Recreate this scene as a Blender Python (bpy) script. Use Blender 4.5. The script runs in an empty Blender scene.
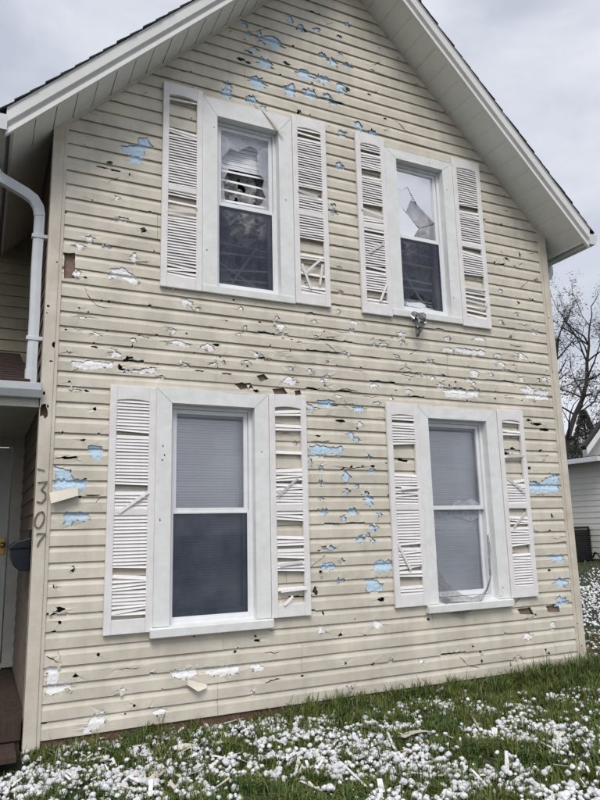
import bpy, bmesh, math, random
import numpy as np
from mathutils import Vector, Matrix, noise
from mathutils.geometry import delaunay_2d_cdt
R = random.Random(7)
scene = bpy.context.scene
col = scene.collection
# ------------------------------------------------------------------ camera
YAW, PITCH, ROLL = 0.4457, 0.1919, -0.0239
CAM = Vector((-0.35, -5.0731, 1.322)); FPX = 671.11
cf = Vector((math.sin(YAW)*math.cos(PITCH), math.cos(YAW)*math.cos(PITCH), math.sin(PITCH)))
r0 = Vector((math.cos(YAW), -math.sin(YAW), 0)); u0 = r0.cross(cf)
cr = math.cos(ROLL)*r0 + math.sin(ROLL)*u0; cu = -math.sin(ROLL)*r0 + math.cos(ROLL)*u0
cam_d = bpy.data.cameras.new('camera'); cam = bpy.data.objects.new('camera', cam_d); col.objects.link(cam)
M3 = Matrix((cr, cu, -cf)).transposed().to_4x4(); M3.translation = CAM; cam.matrix_world = M3
cam_d.sensor_width = 36; cam_d.lens = FPX/800*36; cam_d.clip_start = 0.05; cam_d.clip_end = 2000
scene.camera = cam
# ------------------------------------------------------------------ overcast sky and sun
SUN_EL, SUN_AZ = math.radians(52), math.radians(205)      # azimuth from +Y clockwise: behind the camera
w = bpy.data.worlds.new('World'); scene.world = w; w.use_nodes = True
nt = w.node_tree; nt.nodes.clear(); N = nt.nodes.new; L = nt.links.new
out = N('ShaderNodeOutputWorld'); bg = N('ShaderNodeBackground'); sky = N('ShaderNodeTexSky')
sky.sky_type = 'NISHITA'; sky.sun_disc = False; sky.sun_elevation = SUN_EL; sky.sun_rotation = SUN_AZ
sky.air_density = 1.0; sky.dust_density = 3.0
tc = N('ShaderNodeTexCoord'); mp = N('ShaderNodeMapping'); mp.inputs['Scale'].default_value = (1, 1, 2.2)
nz = N('ShaderNodeTexNoise'); nz.inputs['Scale'].default_value = 2.9; nz.inputs['Detail'].default_value = 6; nz.inputs['Roughness'].default_value = 0.5
nz.inputs['Distortion'].default_value = 0.4
rp = N('ShaderNodeValToRGB')
rp.color_ramp.elements[0].position = 0.33; rp.color_ramp.elements[0].color = (0.47, 0.505, 0.585, 1)
rp.color_ramp.elements[1].position = 0.68; rp.color_ramp.elements[1].color = (0.84, 0.85, 0.91, 1)
sc = N('ShaderNodeVectorMath'); sc.operation = 'SCALE'; sc.inputs['Scale'].default_value = 7.8
mx = N('ShaderNodeMix'); mx.data_type = 'RGBA'; mx.inputs['Factor'].default_value = 0.93
L(tc.outputs['Generated'], mp.inputs['Vector']); L(mp.outputs['Vector'], nz.inputs['Vector']); L(nz.outputs['Fac'], rp.inputs['Fac'])
L(rp.outputs['Color'], sc.inputs[0]); L(sky.outputs['Color'], mx.inputs['A']); L(sc.outputs['Vector'], mx.inputs['B'])
L(mx.outputs['Result'], bg.inputs['Color']); bg.inputs['Strength'].default_value = 0.1; L(bg.outputs['Background'], out.inputs['Surface'])
sd = bpy.data.lights.new('sun', 'SUN'); sd.energy = 1.5; sd.angle = math.radians(25); sd.color = (1, 0.96, 0.9)
so = bpy.data.objects.new('sun', sd); col.objects.link(so)
to_sun = Vector((math.sin(SUN_AZ)*math.cos(SUN_EL), math.cos(SUN_AZ)*math.cos(SUN_EL), math.sin(SUN_EL)))
so.rotation_euler = to_sun.to_track_quat('Z', 'Y').to_euler(); so.location = (0, -10, 20)
vs = scene.view_settings; vs.view_transform = 'Standard'; vs.look = 'None'; vs.exposure = 0.6; vs.gamma = 1; vs.use_curve_mapping = False
# ------------------------------------------------------------------ pixel helpers
def ray(px, py): return cf + (px-300)/FPX*cr - (py-400)/FPX*cu
def on(px, py, val=0.0, ax=1):
    d = ray(px, py); t = (val-CAM[ax])/d[ax]; return CAM + t*d
def fx(px, py, y=-0.01):
    q = on(px, py, y); return (q.x, q.z)
def proj(q):
    d = Vector(q)-CAM; z = d.dot(cf)
    return (300+FPX*d.dot(cr)/z, 400-FPX*d.dot(cu)/z, z)
def gz(x, y):
    d = max(0.0, x-5.6); e = max(0.0, y+1.0)
    z = -0.095 + 0.047*min(d, 10.5)*min(1.0, e/3)
    if abs(x) < 40 and abs(y) < 40: z += 0.022*noise.noise(Vector((x*1.1, y*1.1, 3))) + 0.012*noise.noise(Vector((x*4, y*4, 9)))
    return z
def ground_at(px, py):
    d = ray(px, py); t = 0.5; q = CAM
    while t < 60:
        q = CAM + d*t
        if q.z <= gz(q.x, q.y): break
        t += 0.01
    return q
# ------------------------------------------------------------------ materials
def mat(name, c, rough=0.6, var=0.0, scale=6.0, bump=0.0, bscale=40.0, metal=0.0, tint=None, stretch=(1, 1, 1), island=None, spec=0.4):
    m = bpy.data.materials.new(name); m.use_nodes = True; t = m.node_tree; b = t.nodes['Principled BSDF']
    b.inputs['Base Color'].default_value = (*c, 1); b.inputs['Roughness'].default_value = rough; b.inputs['Metallic'].default_value = metal
    b.inputs['Specular IOR Level'].default_value = spec
    n = t.nodes.new; l = t.links.new
    tcn = n('ShaderNodeTexCoord'); mpp = n('ShaderNodeMapping'); mpp.inputs['Scale'].default_value = stretch; l(tcn.outputs['Object'], mpp.inputs['Vector'])
    last = None
    if var > 0:
        a = n('ShaderNodeTexNoise'); a.inputs['Scale'].default_value = scale; a.inputs['Detail'].default_value = 8; a.inputs['Roughness'].default_value = 0.65
        l(mpp.outputs['Vector'], a.inputs['Vector'])
        r = n('ShaderNodeValToRGB'); e = r.color_ramp.elements
        t2 = tint if tint else c
        e[0].position = 0.3; e[0].color = (*[x*(1-var) for x in t2], 1); e[1].position = 0.72; e[1].color = (*[min(1, x*(1+var*0.6)) for x in c], 1)
        l(a.outputs['Fac'], r.inputs['Fac']); last = r.outputs['Color']
    if island:
        g = n('ShaderNodeNewGeometry'); r = n('ShaderNodeValToRGB'); r.color_ramp.interpolation = 'LINEAR'
        els = r.color_ramp.elements
        for i, cc in enumerate(island):
            pos = i/(len(island)-1)
            if i == 0: el = els[0]
            elif i == len(island)-1: el = els[-1]
            else: el = els.new(pos)
            el.position = pos; el.color = (*cc, 1)
        l(g.outputs['Random Per Island'], r.inputs['Fac']); last = r.outputs['Color']
    if last: l(last, b.inputs['Base Color'])
    if bump > 0:
        a = n('ShaderNodeTexNoise'); a.inputs['Scale'].default_value = bscale; a.inputs['Detail'].default_value = 6
        l(mpp.outputs['Vector'], a.inputs['Vector'])
        bp = n('ShaderNodeBump'); bp.inputs['Strength'].default_value = bump; bp.inputs['Distance'].default_value = 0.01
        l(a.outputs['Fac'], bp.inputs['Height']); l(bp.outputs['Normal'], b.inputs['Normal'])
    return m
M = {}
SID = (0.68, 0.632, 0.54)
M['siding'] = mat('siding_vinyl', SID, 0.5, 0.16, 2.6, 0.10, 60, tint=(0.60, 0.555, 0.475))
def grime(m, amt):
    t = m.node_tree; b = t.nodes['Principled BSDF']; src = b.inputs['Base Color'].links[0].from_socket; n = t.nodes.new; l = t.links.new
    c = n('ShaderNodeTexCoord'); mp_ = n('ShaderNodeMapping'); mp_.inputs['Scale'].default_value = (9, 9, 0.9); l(c.outputs['Object'], mp_.inputs['Vector'])
    a = n('ShaderNodeTexNoise'); a.inputs['Scale'].default_value = 1.6; a.inputs['Detail'].default_value = 7; l(mp_.outputs['Vector'], a.inputs['Vector'])
    r = n('ShaderNodeValToRGB'); r.color_ramp.elements[0].position = 0.32; r.color_ramp.elements[0].color = (1-amt, 1-amt, 1-amt*1.05, 1); r.color_ramp.elements[1].position = 0.6; r.color_ramp.elements[1].color = (1, 1, 1, 1)
    l(a.outputs['Fac'], r.inputs['Fac']); x = n('ShaderNodeMix'); x.data_type = 'RGBA'; x.blend_type = 'MULTIPLY'; x.inputs['Factor'].default_value = 1
    l(src, x.inputs['A']); l(r.outputs['Color'], x.inputs['B']); l(x.outputs['Result'], b.inputs['Base Color'])
grime(M['siding'], 0.07)
M['trimbeige'] = mat('corner_vinyl', (0.635, 0.595, 0.515), 0.5, 0.14, 4, 0.10, 50, tint=(0.58, 0.51, 0.43))
M['sidingshade'] = mat('shaded_siding', (0.20, 0.155, 0.12), 0.7, 0.3, 5, 0.1, 40)  # porch shade on the side wall is put into this darker base colour
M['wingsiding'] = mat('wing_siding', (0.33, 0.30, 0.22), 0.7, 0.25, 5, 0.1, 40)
M['blue'] = mat('blue_foam_board', (0.47, 0.65, 0.82), 0.75, 0.2, 30, 0.4, 70, tint=(0.62, 0.74, 0.84))
M['whitefoam'] = mat('white_foam', (0.86, 0.86, 0.87), 0.8, 0.12, 30, 0.35, 60)
M['sheath'] = mat('wood_sheathing', (0.09, 0.065, 0.05), 0.9, 0.4, 12)
M['brownwood'] = mat('bare_wood', (0.24, 0.17, 0.14), 0.85, 0.35, 9, 0.2, 40, stretch=(1, 1, 6))
M['cladding'] = mat('window_cladding', (0.77, 0.78, 0.79), 0.45, 0.07, 11, 0.12, 14, tint=(0.74, 0.74, 0.72))
M['shutter'] = mat('shutter_plastic', (0.80, 0.79, 0.80), 0.5, 0.08, 9, 0.05, 40, tint=(0.76, 0.73, 0.72))
M['vinylwhite'] = mat('window_vinyl', (0.76, 0.78, 0.80), 0.4, 0.08, 8)
M['soffit'] = mat('soffit_aluminium', (0.76, 0.77, 0.74), 0.5, 0.06, 9, 0.06, 20)
M['fascia'] = mat('fascia_aluminium', (0.74, 0.74, 0.73), 0.42, 0.08, 5, 0.22, 7)
M['shingle'] = mat('asphalt_shingle', (0.035, 0.034, 0.038), 0.95, 0.5, 80, 0.6, 160)
M['redshingle'] = mat('red_shingle', (0.05, 0.032, 0.028), 0.95, 0.4, 60, 0.5, 150)
M['gutter'] = mat('gutter_white', (0.62, 0.65, 0.68), 0.4, 0.10, 8, 0.12, 12)
M['brick'] = mat('brick_red', (0.13, 0.075, 0.055), 0.9, 0.4, 14, 0.4, 60, island=None)
M['mortar'] = mat('mortar', (0.22, 0.19, 0.16), 0.95, 0.3, 30, 0.4, 60)
M['room'] = mat('room_plaster', (0.55, 0.55, 0.57), 0.9, 0.15, 3)
M['blind'] = mat('blind_slat', (0.90, 0.92, 0.98), 0.45, 0.06, 8)
M['digit'] = mat('digit_metal', (0.16, 0.14, 0.13), 0.45, 0.3, 40, metal=0.4)
M['door'] = mat('door_paint', (0.58, 0.60, 0.58), 0.5, 0.12, 6)
M['casing'] = mat('door_casing', (0.52, 0.51, 0.46), 0.6, 0.15, 8)
M['brass'] = mat('brass', (0.55, 0.36, 0.12), 0.35, metal=0.9)
M['dark'] = mat('dark_glass', (0.015, 0.015, 0.017), 0.25)
M['deck'] = mat('deck_wood', (0.055, 0.036, 0.028), 0.8, 0.4, 8, 0.2, 40, stretch=(6, 1, 1))
M['navy'] = mat('mailbox_paint', (0.008, 0.014, 0.022), 0.35, 0.3, 20)
M['hail'] = mat('hail_ice', (0.78, 0.79, 0.81), 0.25, 0.3, 45, 0.5, 90)
hb = M['hail'].node_tree.nodes['Principled BSDF']; hb.inputs['Subsurface Weight'].default_value = 0.25; hb.inputs['Subsurface Radius'].default_value = (0.012, 0.013, 0.014)
M['grass'] = mat('grass_blade', (0.06, 0.12, 0.02), 0.6, island=[(0.016, 0.038, 0.008), (0.038, 0.08, 0.014), (0.07, 0.125, 0.022), (0.025, 0.055, 0.010), (0.11, 0.155, 0.032), (0.05, 0.095, 0.016), (0.15, 0.17, 0.045), (0.26, 0.21, 0.09)])
gt = M['grass'].node_tree; gb = gt.nodes['Principled BSDF']; gsrc = gb.inputs['Base Color'].links[0].from_socket
gc = gt.nodes.new('ShaderNodeTexCoord'); gn = gt.nodes.new('ShaderNodeTexNoise'); gn.inputs['Scale'].default_value = 3.2; gn.inputs['Detail'].default_value = 4; gt.links.new(gc.outputs['Object'], gn.inputs['Vector'])
gr_ = gt.nodes.new('ShaderNodeMapRange'); gr_.inputs['From Min'].default_value = 0.48; gr_.inputs['From Max'].default_value = 0.7; gr_.inputs['To Max'].default_value = 0.75; gt.links.new(gn.outputs['Fac'], gr_.inputs['Value'])
gm = gt.nodes.new('ShaderNodeMix'); gm.data_type = 'RGBA'; gm.inputs['B'].default_value = (0.15, 0.165, 0.035, 1); gt.links.new(gr_.outputs['Result'], gm.inputs['Factor']); gt.links.new(gsrc, gm.inputs['A']); gt.links.new(gm.outputs['Result'], gb.inputs['Base Color'])
M['stalk'] = mat('dead_stalk', (0.22, 0.12, 0.06), 0.8, 0.3, 30)
M['leafd'] = mat('dark_leaf', (0.035, 0.04, 0.02), 0.7, 0.4, 40)
M['leafb'] = mat('brown_leaf', (0.16, 0.08, 0.035), 0.75, 0.4, 40)
M['nsiding'] = mat('neighbour_siding', (0.56, 0.55, 0.51), 0.6, 0.08, 3)
M['black'] = mat('black_enamel', (0.012, 0.012, 0.014), 0.5, 0.2, 10)
M['bark'] = mat('bark', (0.035, 0.028, 0.026), 0.9, 0.4, 10, 0.4, 30)
M['treeleaf'] = mat('autumn_leaf', (0.05, 0.04, 0.035), 0.8, island=[(0.03, 0.028, 0.026), (0.07, 0.055, 0.045), (0.05, 0.05, 0.035)])
M['needle'] = mat('conifer_needle', (0.05, 0.06, 0.045), 0.85, island=[(0.03, 0.04, 0.03), (0.075, 0.085, 0.06), (0.10, 0.10, 0.085)])
M['mulch'] = mat('red_mulch', (0.11, 0.04, 0.03), 0.95, 0.5, 20, island=[(0.06, 0.025, 0.02), (0.15, 0.055, 0.04), (0.10, 0.05, 0.035)])
def glassmat(name, haze, hcol=(0.75, 0.78, 0.85), scale=9):
    m = bpy.data.materials.new(name); m.use_nodes = True; t = m.node_tree; t.nodes.clear(); n = t.nodes.new; l = t.links.new
    o = n('ShaderNodeOutputMaterial'); tr = n('ShaderNodeBsdfTransparent'); gl = n('ShaderNodeBsdfGlossy'); gl.inputs['Roughness'].default_value = 0.03
    df = n('ShaderNodeBsdfDiffuse'); df.inputs['Color'].default_value = (*hcol, 1)
    fr = n('ShaderNodeFresnel'); fr.inputs['IOR'].default_value = 1.6
    a = n('ShaderNodeMixShader'); b = n('ShaderNodeMixShader')
    no = n('ShaderNodeTexNoise'); no.inputs['Scale'].default_value = scale; no.inputs['Detail'].default_value = 5
    c = n('ShaderNodeTexCoord'); l(c.outputs['Object'], no.inputs['Vector'])
    mr = n('ShaderNodeMapRange'); mr.inputs['From Min'].default_value = 0.35; mr.inputs['From Max'].default_value = 0.75
    mr.inputs['To Min'].default_value = haze*0.65; mr.inputs['To Max'].default_value = haze*1.4
    l(no.outputs['Fac'], mr.inputs['Value'])
    l(fr.outputs['Fac'], a.inputs['Fac']); l(tr.outputs[0], a.inputs[1]); l(gl.outputs[0], a.inputs[2])
    l(mr.outputs['Result'], b.inputs['Fac']); l(a.outputs[0], b.inputs[1]); l(df.outputs[0], b.inputs[2]); l(b.outputs[0], o.inputs['Surface'])
    return m
M['glass'] = glassmat('window_glass', 0.16, (0.78, 0.82, 0.92), 3)
M['skyhaze'] = glassmat('crazed_skyhaze_glass', 0.38, (0.74, 0.76, 0.84), scale=7)  # pale diffuse haze on the cracked glass stands for reflected sky
M['curtain'] = mat('crumpled_lining', (0.50, 0.49, 0.50), 0.9, 0.75, 16, 0.6, 40)
M['frostlight'] = glassmat('lightly_crazed_glass', 0.30, (0.85, 0.88, 0.95), scale=25)
M['screen'] = glassmat('insect_screen', 0.52, (0.04, 0.05, 0.08), 5)
M['gauze'] = glassmat('torn_screen', 0.5, (0.16, 0.16, 0.165), 30)
M['gauzedark'] = glassmat('torn_dark_screen', 0.68, (0.02, 0.02, 0.022), 30)
def groundmat():
    m = bpy.data.materials.new('lawn_soil'); m.use_nodes = True; t = m.node_tree; b = t.nodes['Principled BSDF']; b.inputs['Roughness'].default_value = 0.95
    n = t.nodes.new; l = t.links.new; c = n('ShaderNodeTexCoord')
    a = n('ShaderNodeTexNoise'); a.inputs['Scale'].default_value = 9; a.inputs['Detail'].default_value = 8; l(c.outputs['Object'], a.inputs['Vector'])
    r = n('ShaderNodeValToRGB'); e = r.color_ramp.elements; e[0].position = 0.35; e[0].color = (0.010, 0.013, 0.006, 1); e[1].position = 0.7; e[1].color = (0.028, 0.036, 0.012, 1)
    l(a.outputs['Fac'], r.inputs['Fac']); l(r.outputs['Color'], b.inputs['Base Color'])
    return m
M['ground'] = groundmat()
# ------------------------------------------------------------------ mesh helpers
def link(name, me, m, parent=None, loc=None):
    o = bpy.data.objects.new(name, me); col.objects.link(o)
    if m is not None and not me.materials: me.materials.append(M[m] if isinstance(m, str) else m)
    if parent: o.parent = parent
    if loc is not None: o.location = loc
    return o
def empty(name, label=None, cat=None, group=None, parent=None, loc=(0, 0, 0)):
    o = bpy.data.objects.new(name, None); col.objects.link(o); o.location = loc; o.empty_display_size = 0.1
    tag(o, label, cat, group)
    if parent: o.parent = parent
    return o
def tag(o, label=None, cat=None, group=None, kind=None):
    if label: o['label'] = label
    if cat: o['category'] = cat
    if group: o['group'] = group
    if kind: o['kind'] = kind
    return o
class MB:
    def __init__(s): s.v = []; s.f = []
    def add(s, vs, fs):
        k = len(s.v); s.v += [tuple(q) for q in vs]; s.f += [tuple(i+k for i in f) for f in fs]; return s
    def box(s, x0, x1, y0, y1, z0, z1):
        return s.add([(x0, y0, z0), (x1, y0, z0), (x1, y1, z0), (x0, y1, z0), (x0, y0, z1), (x1, y0, z1), (x1, y1, z1), (x0, y1, z1)],
              [(0, 3, 2, 1), (4, 5, 6, 7), (0, 1, 5, 4), (1, 2, 6, 5), (2, 3, 7, 6), (3, 0, 4, 7)])
    def prism(s, pts, vec):          # polygon of 3-D points extruded along vec
        n = len(pts); v = [Vector(q) for q in pts]; vec = Vector(vec)
        return s.add(v+[q+vec for q in v], [tuple(range(n)), tuple(range(2*n-1, n-1, -1))]+[(i, i+n, (i+1) % n+n, (i+1) % n) for i in range(n)])
    def tube(s, pts, rad, seg=8, cap=True):
        pts = [Vector(q) for q in pts]; n = len(pts); rads = rad if isinstance(rad, (list, tuple)) else [rad]*n
        k = len(s.v); nrm = None
        for i, q in enumerate(pts):
            t = (pts[min(i+1, n-1)]-pts[max(i-1, 0)]).normalized()
            if nrm is None: nrm = t.cross(Vector((0, 0, 1)) if abs(t.z) < 0.9 else Vector((1, 0, 0))).normalized()
            else: nrm = (nrm - t*nrm.dot(t)).normalized()
            bi = t.cross(nrm)
            for j in range(seg):
                a = 2*math.pi*j/seg; s.v.append(tuple(q+rads[i]*(math.cos(a)*nrm+math.sin(a)*bi)))
        for i in range(n-1):
            for j in range(seg): s.f.append((k+i*seg+j, k+i*seg+(j+1) % seg, k+(i+1)*seg+(j+1) % seg, k+(i+1)*seg+j))
        if cap: s.f += [tuple(k+j for j in range(seg-1, -1, -1)), tuple(k+(n-1)*seg+j for j in range(seg))]
        return s
    def mesh(s, name, smooth=False):
        me = bpy.data.meshes.new(name); me.from_pydata(s.v, [], s.f); me.update()
        bm = bmesh.new(); bm.from_mesh(me); bmesh.ops.recalc_face_normals(bm, faces=bm.faces); bm.to_mesh(me); bm.free()
        if smooth: me.polygons.foreach_set('use_smooth', [True]*len(me.polygons))
        return me
    def build(s, name, m, parent=None, bevel=0.0, smooth=False):
        o = link(name, s.mesh(name, smooth), m, parent)
        if bevel > 0:
            b = o.modifiers.new('bevel', 'BEVEL'); b.width = bevel; b.segments = 2; b.limit_method = 'ANGLE'
        return o
def box(name, m, parent, x0, x1, y0, y1, z0, z1, bevel=0.0): return MB().box(x0, x1, y0, y1, z0, z1).build(name, m, parent, bevel)
def inside(x, y, poly):
    c = False; n = len(poly); j = n-1
    for i in range(n):
        xi, yi = poly[i]; xj, yj = poly[j]
        if (yi > y) != (yj > y) and x < (xj-xi)*(y-yi)/(yj-yi)+xi: c = not c
        j = i
    return c
def bbox(p): return (min(q[0] for q in p), max(q[0] for q in p), min(q[1] for q in p), max(q[1] for q in p))
def sheet(outer, holes, extra_v=(), extra_e=()):
    """constrained triangulation of outer minus holes -> verts2d, tris"""
    V = []; E = []
    def ring(p):
        k = len(V); V.extend(Vector(q) for q in p); E.extend((k+i, k+(i+1) % len(p)) for i in range(len(p)))
    ring(outer)
    ob = bbox(outer); hs = []
    for h in holes:
        b = h[1]
        if b[1] < ob[0] or b[0] > ob[1] or b[3] < ob[2] or b[2] > ob[3]: continue
        hs.append(h); ring(h[0])
    for (a, b) in extra_e:
        k = len(V); V.extend((Vector(a), Vector(b))); E.append((k, k+1))
    V.extend(Vector(q) for q in extra_v)
    vo, eo, fo, *_ = delaunay_2d_cdt(V, E, [], 0, 1e-5)
    T = []
    for f in fo:
        cx = sum(vo[i].x for i in f)/3; cy = sum(vo[i].y for i in f)/3
        if not inside(cx, cy, outer): continue
        if any(b[0] <= cx <= b[1] and b[2] <= cy <= b[3] and inside(cx, cy, p) for p, b in hs): continue
        T.append(tuple(f))
    used = sorted({i for t in T for i in t}); mpx = {o: i for i, o in enumerate(used)}
    return [(vo[i].x, vo[i].y) for i in used], [tuple(mpx[i] for i in t) for t in T]
def thick(V2, T, fn, depth_fn, name):
    """map a sheet to 3-D, then turn every open edge back by depth_fn(x,z) so that it has an edge"""
    cnt = {}
    for t in T:
        for a, b in ((t[0], t[1]), (t[1], t[2]), (t[2], t[0])): cnt.setdefault((min(a, b), max(a, b)), []).append((a, b))
    bd = [e[0] for e in cnt.values() if len(e) == 1]; bset = {i for e in bd for i in e}
    v = [fn(x, z, i in bset) for i, (x, z) in enumerate(V2)]; f = list(T); back = {}
    for i in bset:
        back[i] = len(v); x, y, z = v[i]; v.append((x, y+depth_fn(*V2[i]), z))
    for a, b in bd: f.append((b, a, back[a], back[b]))
    me = bpy.data.meshes.new(name); me.from_pydata(v, [], f); me.update(); return me
def ragged(poly, amp, seg):
    o = []; n = len(poly)
    for i in range(n):
        a = Vector(poly[i]); b = Vector(poly[(i+1) % n]); k = max(1, int((b-a).length/seg))
        d = (b-a); nr = Vector((-d.y, d.x)); nr = nr.normalized() if nr.length > 1e-9 else nr
        for j in range(k):
            q = a+d*(j/k)+nr*R.uniform(-amp, amp)*(1 if j else 0.5)+d*(R.uniform(-0.25, 0.25)/k if j else 0); o.append((q.x, q.y))
    return o
def H(p): return (p, bbox(p))
def blob(cx, cz, w, h, n=11, j=0.4):
    a0 = R.uniform(0, 6); return [(cx+w/2*math.cos(a0+2*math.pi*i/n)*R.uniform(1-j, 1+j*0.5), cz+h/2*math.sin(a0+2*math.pi*i/n)*R.uniform(1-j, 1+j*0.5)) for i in range(n)]
def crack(pts, wid):
    up = []; dn = []
    n = len(pts)
    for i, (x, z) in enumerate(pts):
        k = wid*R.uniform(0.4, 1)*(0.15 if i in (0, n-1) else 1); up.append((x, z+k/2)); dn.append((x+R.uniform(-.002, .002), z-k/2))
    return up+dn[::-1]
# ------------------------------------------------------------------ measures of the house (metres, x along the front, z above the siding foot)
W = 5.075; HB = 0.1143; XC = W/2-0.005; ZE = 4.415; SL = 1.0
ZA = ZE+SL*XC; OV = 0.40
wall_poly = [(0.09, 0), (W-0.09, 0), (W-0.09, ZE+0.05), (XC, ZA), (0.09, ZE+0.05)]
wall_poly[2] = (W-0.09, ZE+SL*(2*XC-(W-0.09))); wall_poly[4] = (0.09, ZE+SL*0.09)
WIN = {  # outer cladding x0,x1,z0,z1 ; opening x0,x1,z0,z1
 'LL': (0.832, 1.762, 0.60, 2.432, 0.955, 1.640, 0.665, 2.315),
 'LR': (3.250, 4.178, 0.60, 2.425, 3.362, 4.045, 0.665, 2.318),
 'UL': (1.193, 2.032, 3.255, 5.043, 1.322, 1.900, 3.335, 4.880),
 'UR': (3.035, 3.850, 3.275, 5.003, 3.165, 3.725, 3.365, 4.905)}
WPLACE = {'LL': 'lower left', 'LR': 'lower right', 'UL': 'upper left', 'UR': 'upper right'}
house = empty('house', 'cream two-storey gabled house with hail-shattered siding and broken white shutters', 'house')
# ------------------------------------------------------------------ hail damage, traced from the photograph onto the wall plane
blue_px = [  # cx, cy, w, h in photo pixels
 (273.5,44,20,10),(266,65,14,11),(304.7,76,16,9),(320,79,10,8),(332,63,9,8),(339.5,88,11,10),(258,84,16,11),(290,90.5,14,12),(310,94,13,12),
 (227,93.5,10,12),(251.5,101,9,8),(290,20,6,7),(358,127,8,10),(372,133,9,6),(309.5,408,8,10),(326,403,20,7),(359,409,12,8),(351,435,9,8),
 (345,478,11,11),(368,501,11,13),(352,511,13,9),(324,512,9,8),(379,515,7,6),(373,528,11,9),(361,539,11,8),(328,566,13,10),(334,213,8,7),(340,167,9,8),(333,206,6,5),
 (342,133,8,5),(556,558,20,10),(560,582,18,11),(561,600,20,9),(536,486,8,10)]
blue_poly = [
 [(138.7,137.5),(147.5,137),(153.7,147.5),(144,149),(142.5,165),(130,164),(129,155),(121,151),(121,146),(130,145),(137,144)],
 [(87.5,446),(101,446),(101,460),(92.5,459),(91,452.5),(87.5,450)],
 [(54,464),(62,467),(71,470),(74,480),(88,479),(86,490),(75,492),(54,489)],
 [(66,512),(74,513),(80,511),(88,513),(85,523),(77,520),(71,525),(62,524)],
 [(309,446),(318,444),(326,448),(333,446),(342,446),(341,454),(330,453),(322,456),(309,455)],
 [(529,480),(538,484),(546,477),(558,475),(559,491),(545,493),(530,492)],
 [(376,561),(392,560),(391,571),(380,573),(372,569)],
 [(363,580),(372,578),(383,583),(382,590),(372,593),(364,591),(366,585)]]
white_px = [
 (122.5,219,10,5),(90,239,11,8),(79,246,13,8),(106,247,9,5),(134,258,9,10),(117,198,7,6),(78,274,6,9),(132.5,340.5,8,5),(177,343.5,26,6),(115,354,12,11),
 (76,391,12,4),(207,347,13,9),(299,343,5,4),(290,382,20,10),(257,355,9,6),(374,386,8,5),(409,391,8,5),(383,345,10,5),(322,381,6,4),(290,369,5,4),
 (500,291,6,5),(500,322,8,5),(516,314,5,4),(478,340,14,6),(521,357,12,8),(497,356,9,6),(475,374,12,7),(521,379,9,6),(544,379,8,5),(460,394,14,8),(529,391,18,10),(542,394,12,8),
 (120,691,10,5),(159,712,12,9),(320,627,8,6),(377,624,14,9),(350,686,8,6),(527,636,12,8),(552,625,6,10),(257,667,13,10),(186,303,14,8),(196,309,10,5),(280,326,12,8),(276,318,6,5),
 (430,362,12,6),(446,350,16,5),(418,375,9,5),(344,353,8,4),(314,322,8,5),(321,632,9,5),(240,309,8,5),(100,714,10,6),(440,385,9,5),(367,304,6,4),(340,292,6,4),(396,356,9,4)]
white_poly = [
 [(107,275),(112,269),(125,269),(137,277),(140,285),(130,284),(122,278),(110,280)],
 [(71,361),(80,362),(92,360),(104,363),(113,361),(112,369),(100,369),(84,370),(72,367)],
 [(117,367),(128,370),(140,369),(150,367),(157,370),(154,374),(138,373),(120,372)],
 [(46,667),(58,667),(59,673),(57,683),(46,684)],[(45,686),(56,684),(73,683),(70,690),(58,693),(45,695)],
 [(82,732),(88,722),(94,714),(104,716),(108,721),(100,726),(90,733)],
 [(170,670),(182,668),(196,667),(198,674),(188,679),(174,678)],[(205,668),(220,667),(238,665),(240,672),(224,676),(207,675)],
 [(443,390),(456,389),(470,391),(479,389),(478,397),(462,399),(445,397)],[(525,392),(537,390),(548,390),(548,400),(534,400),(526,398)],
 [(455,348),(468,349),(484,351),(485,356),(470,355),(456,353)]]
brown_poly = [[(64,253),(75,253),(75,279),(64,279)],[(236,385),(250,383),(253,388),(240,390)],[(272,389),(284,388),(287,394),(274,395)],
 [(517,609),(530,607),(533,614),(520,614)],[(546,606),(558,604),(559,612),(547,612)],[(294,391),(300,390),(301,395),(295,396)],[(256,376),(264,374),(268,379),(260,382)]]
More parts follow.
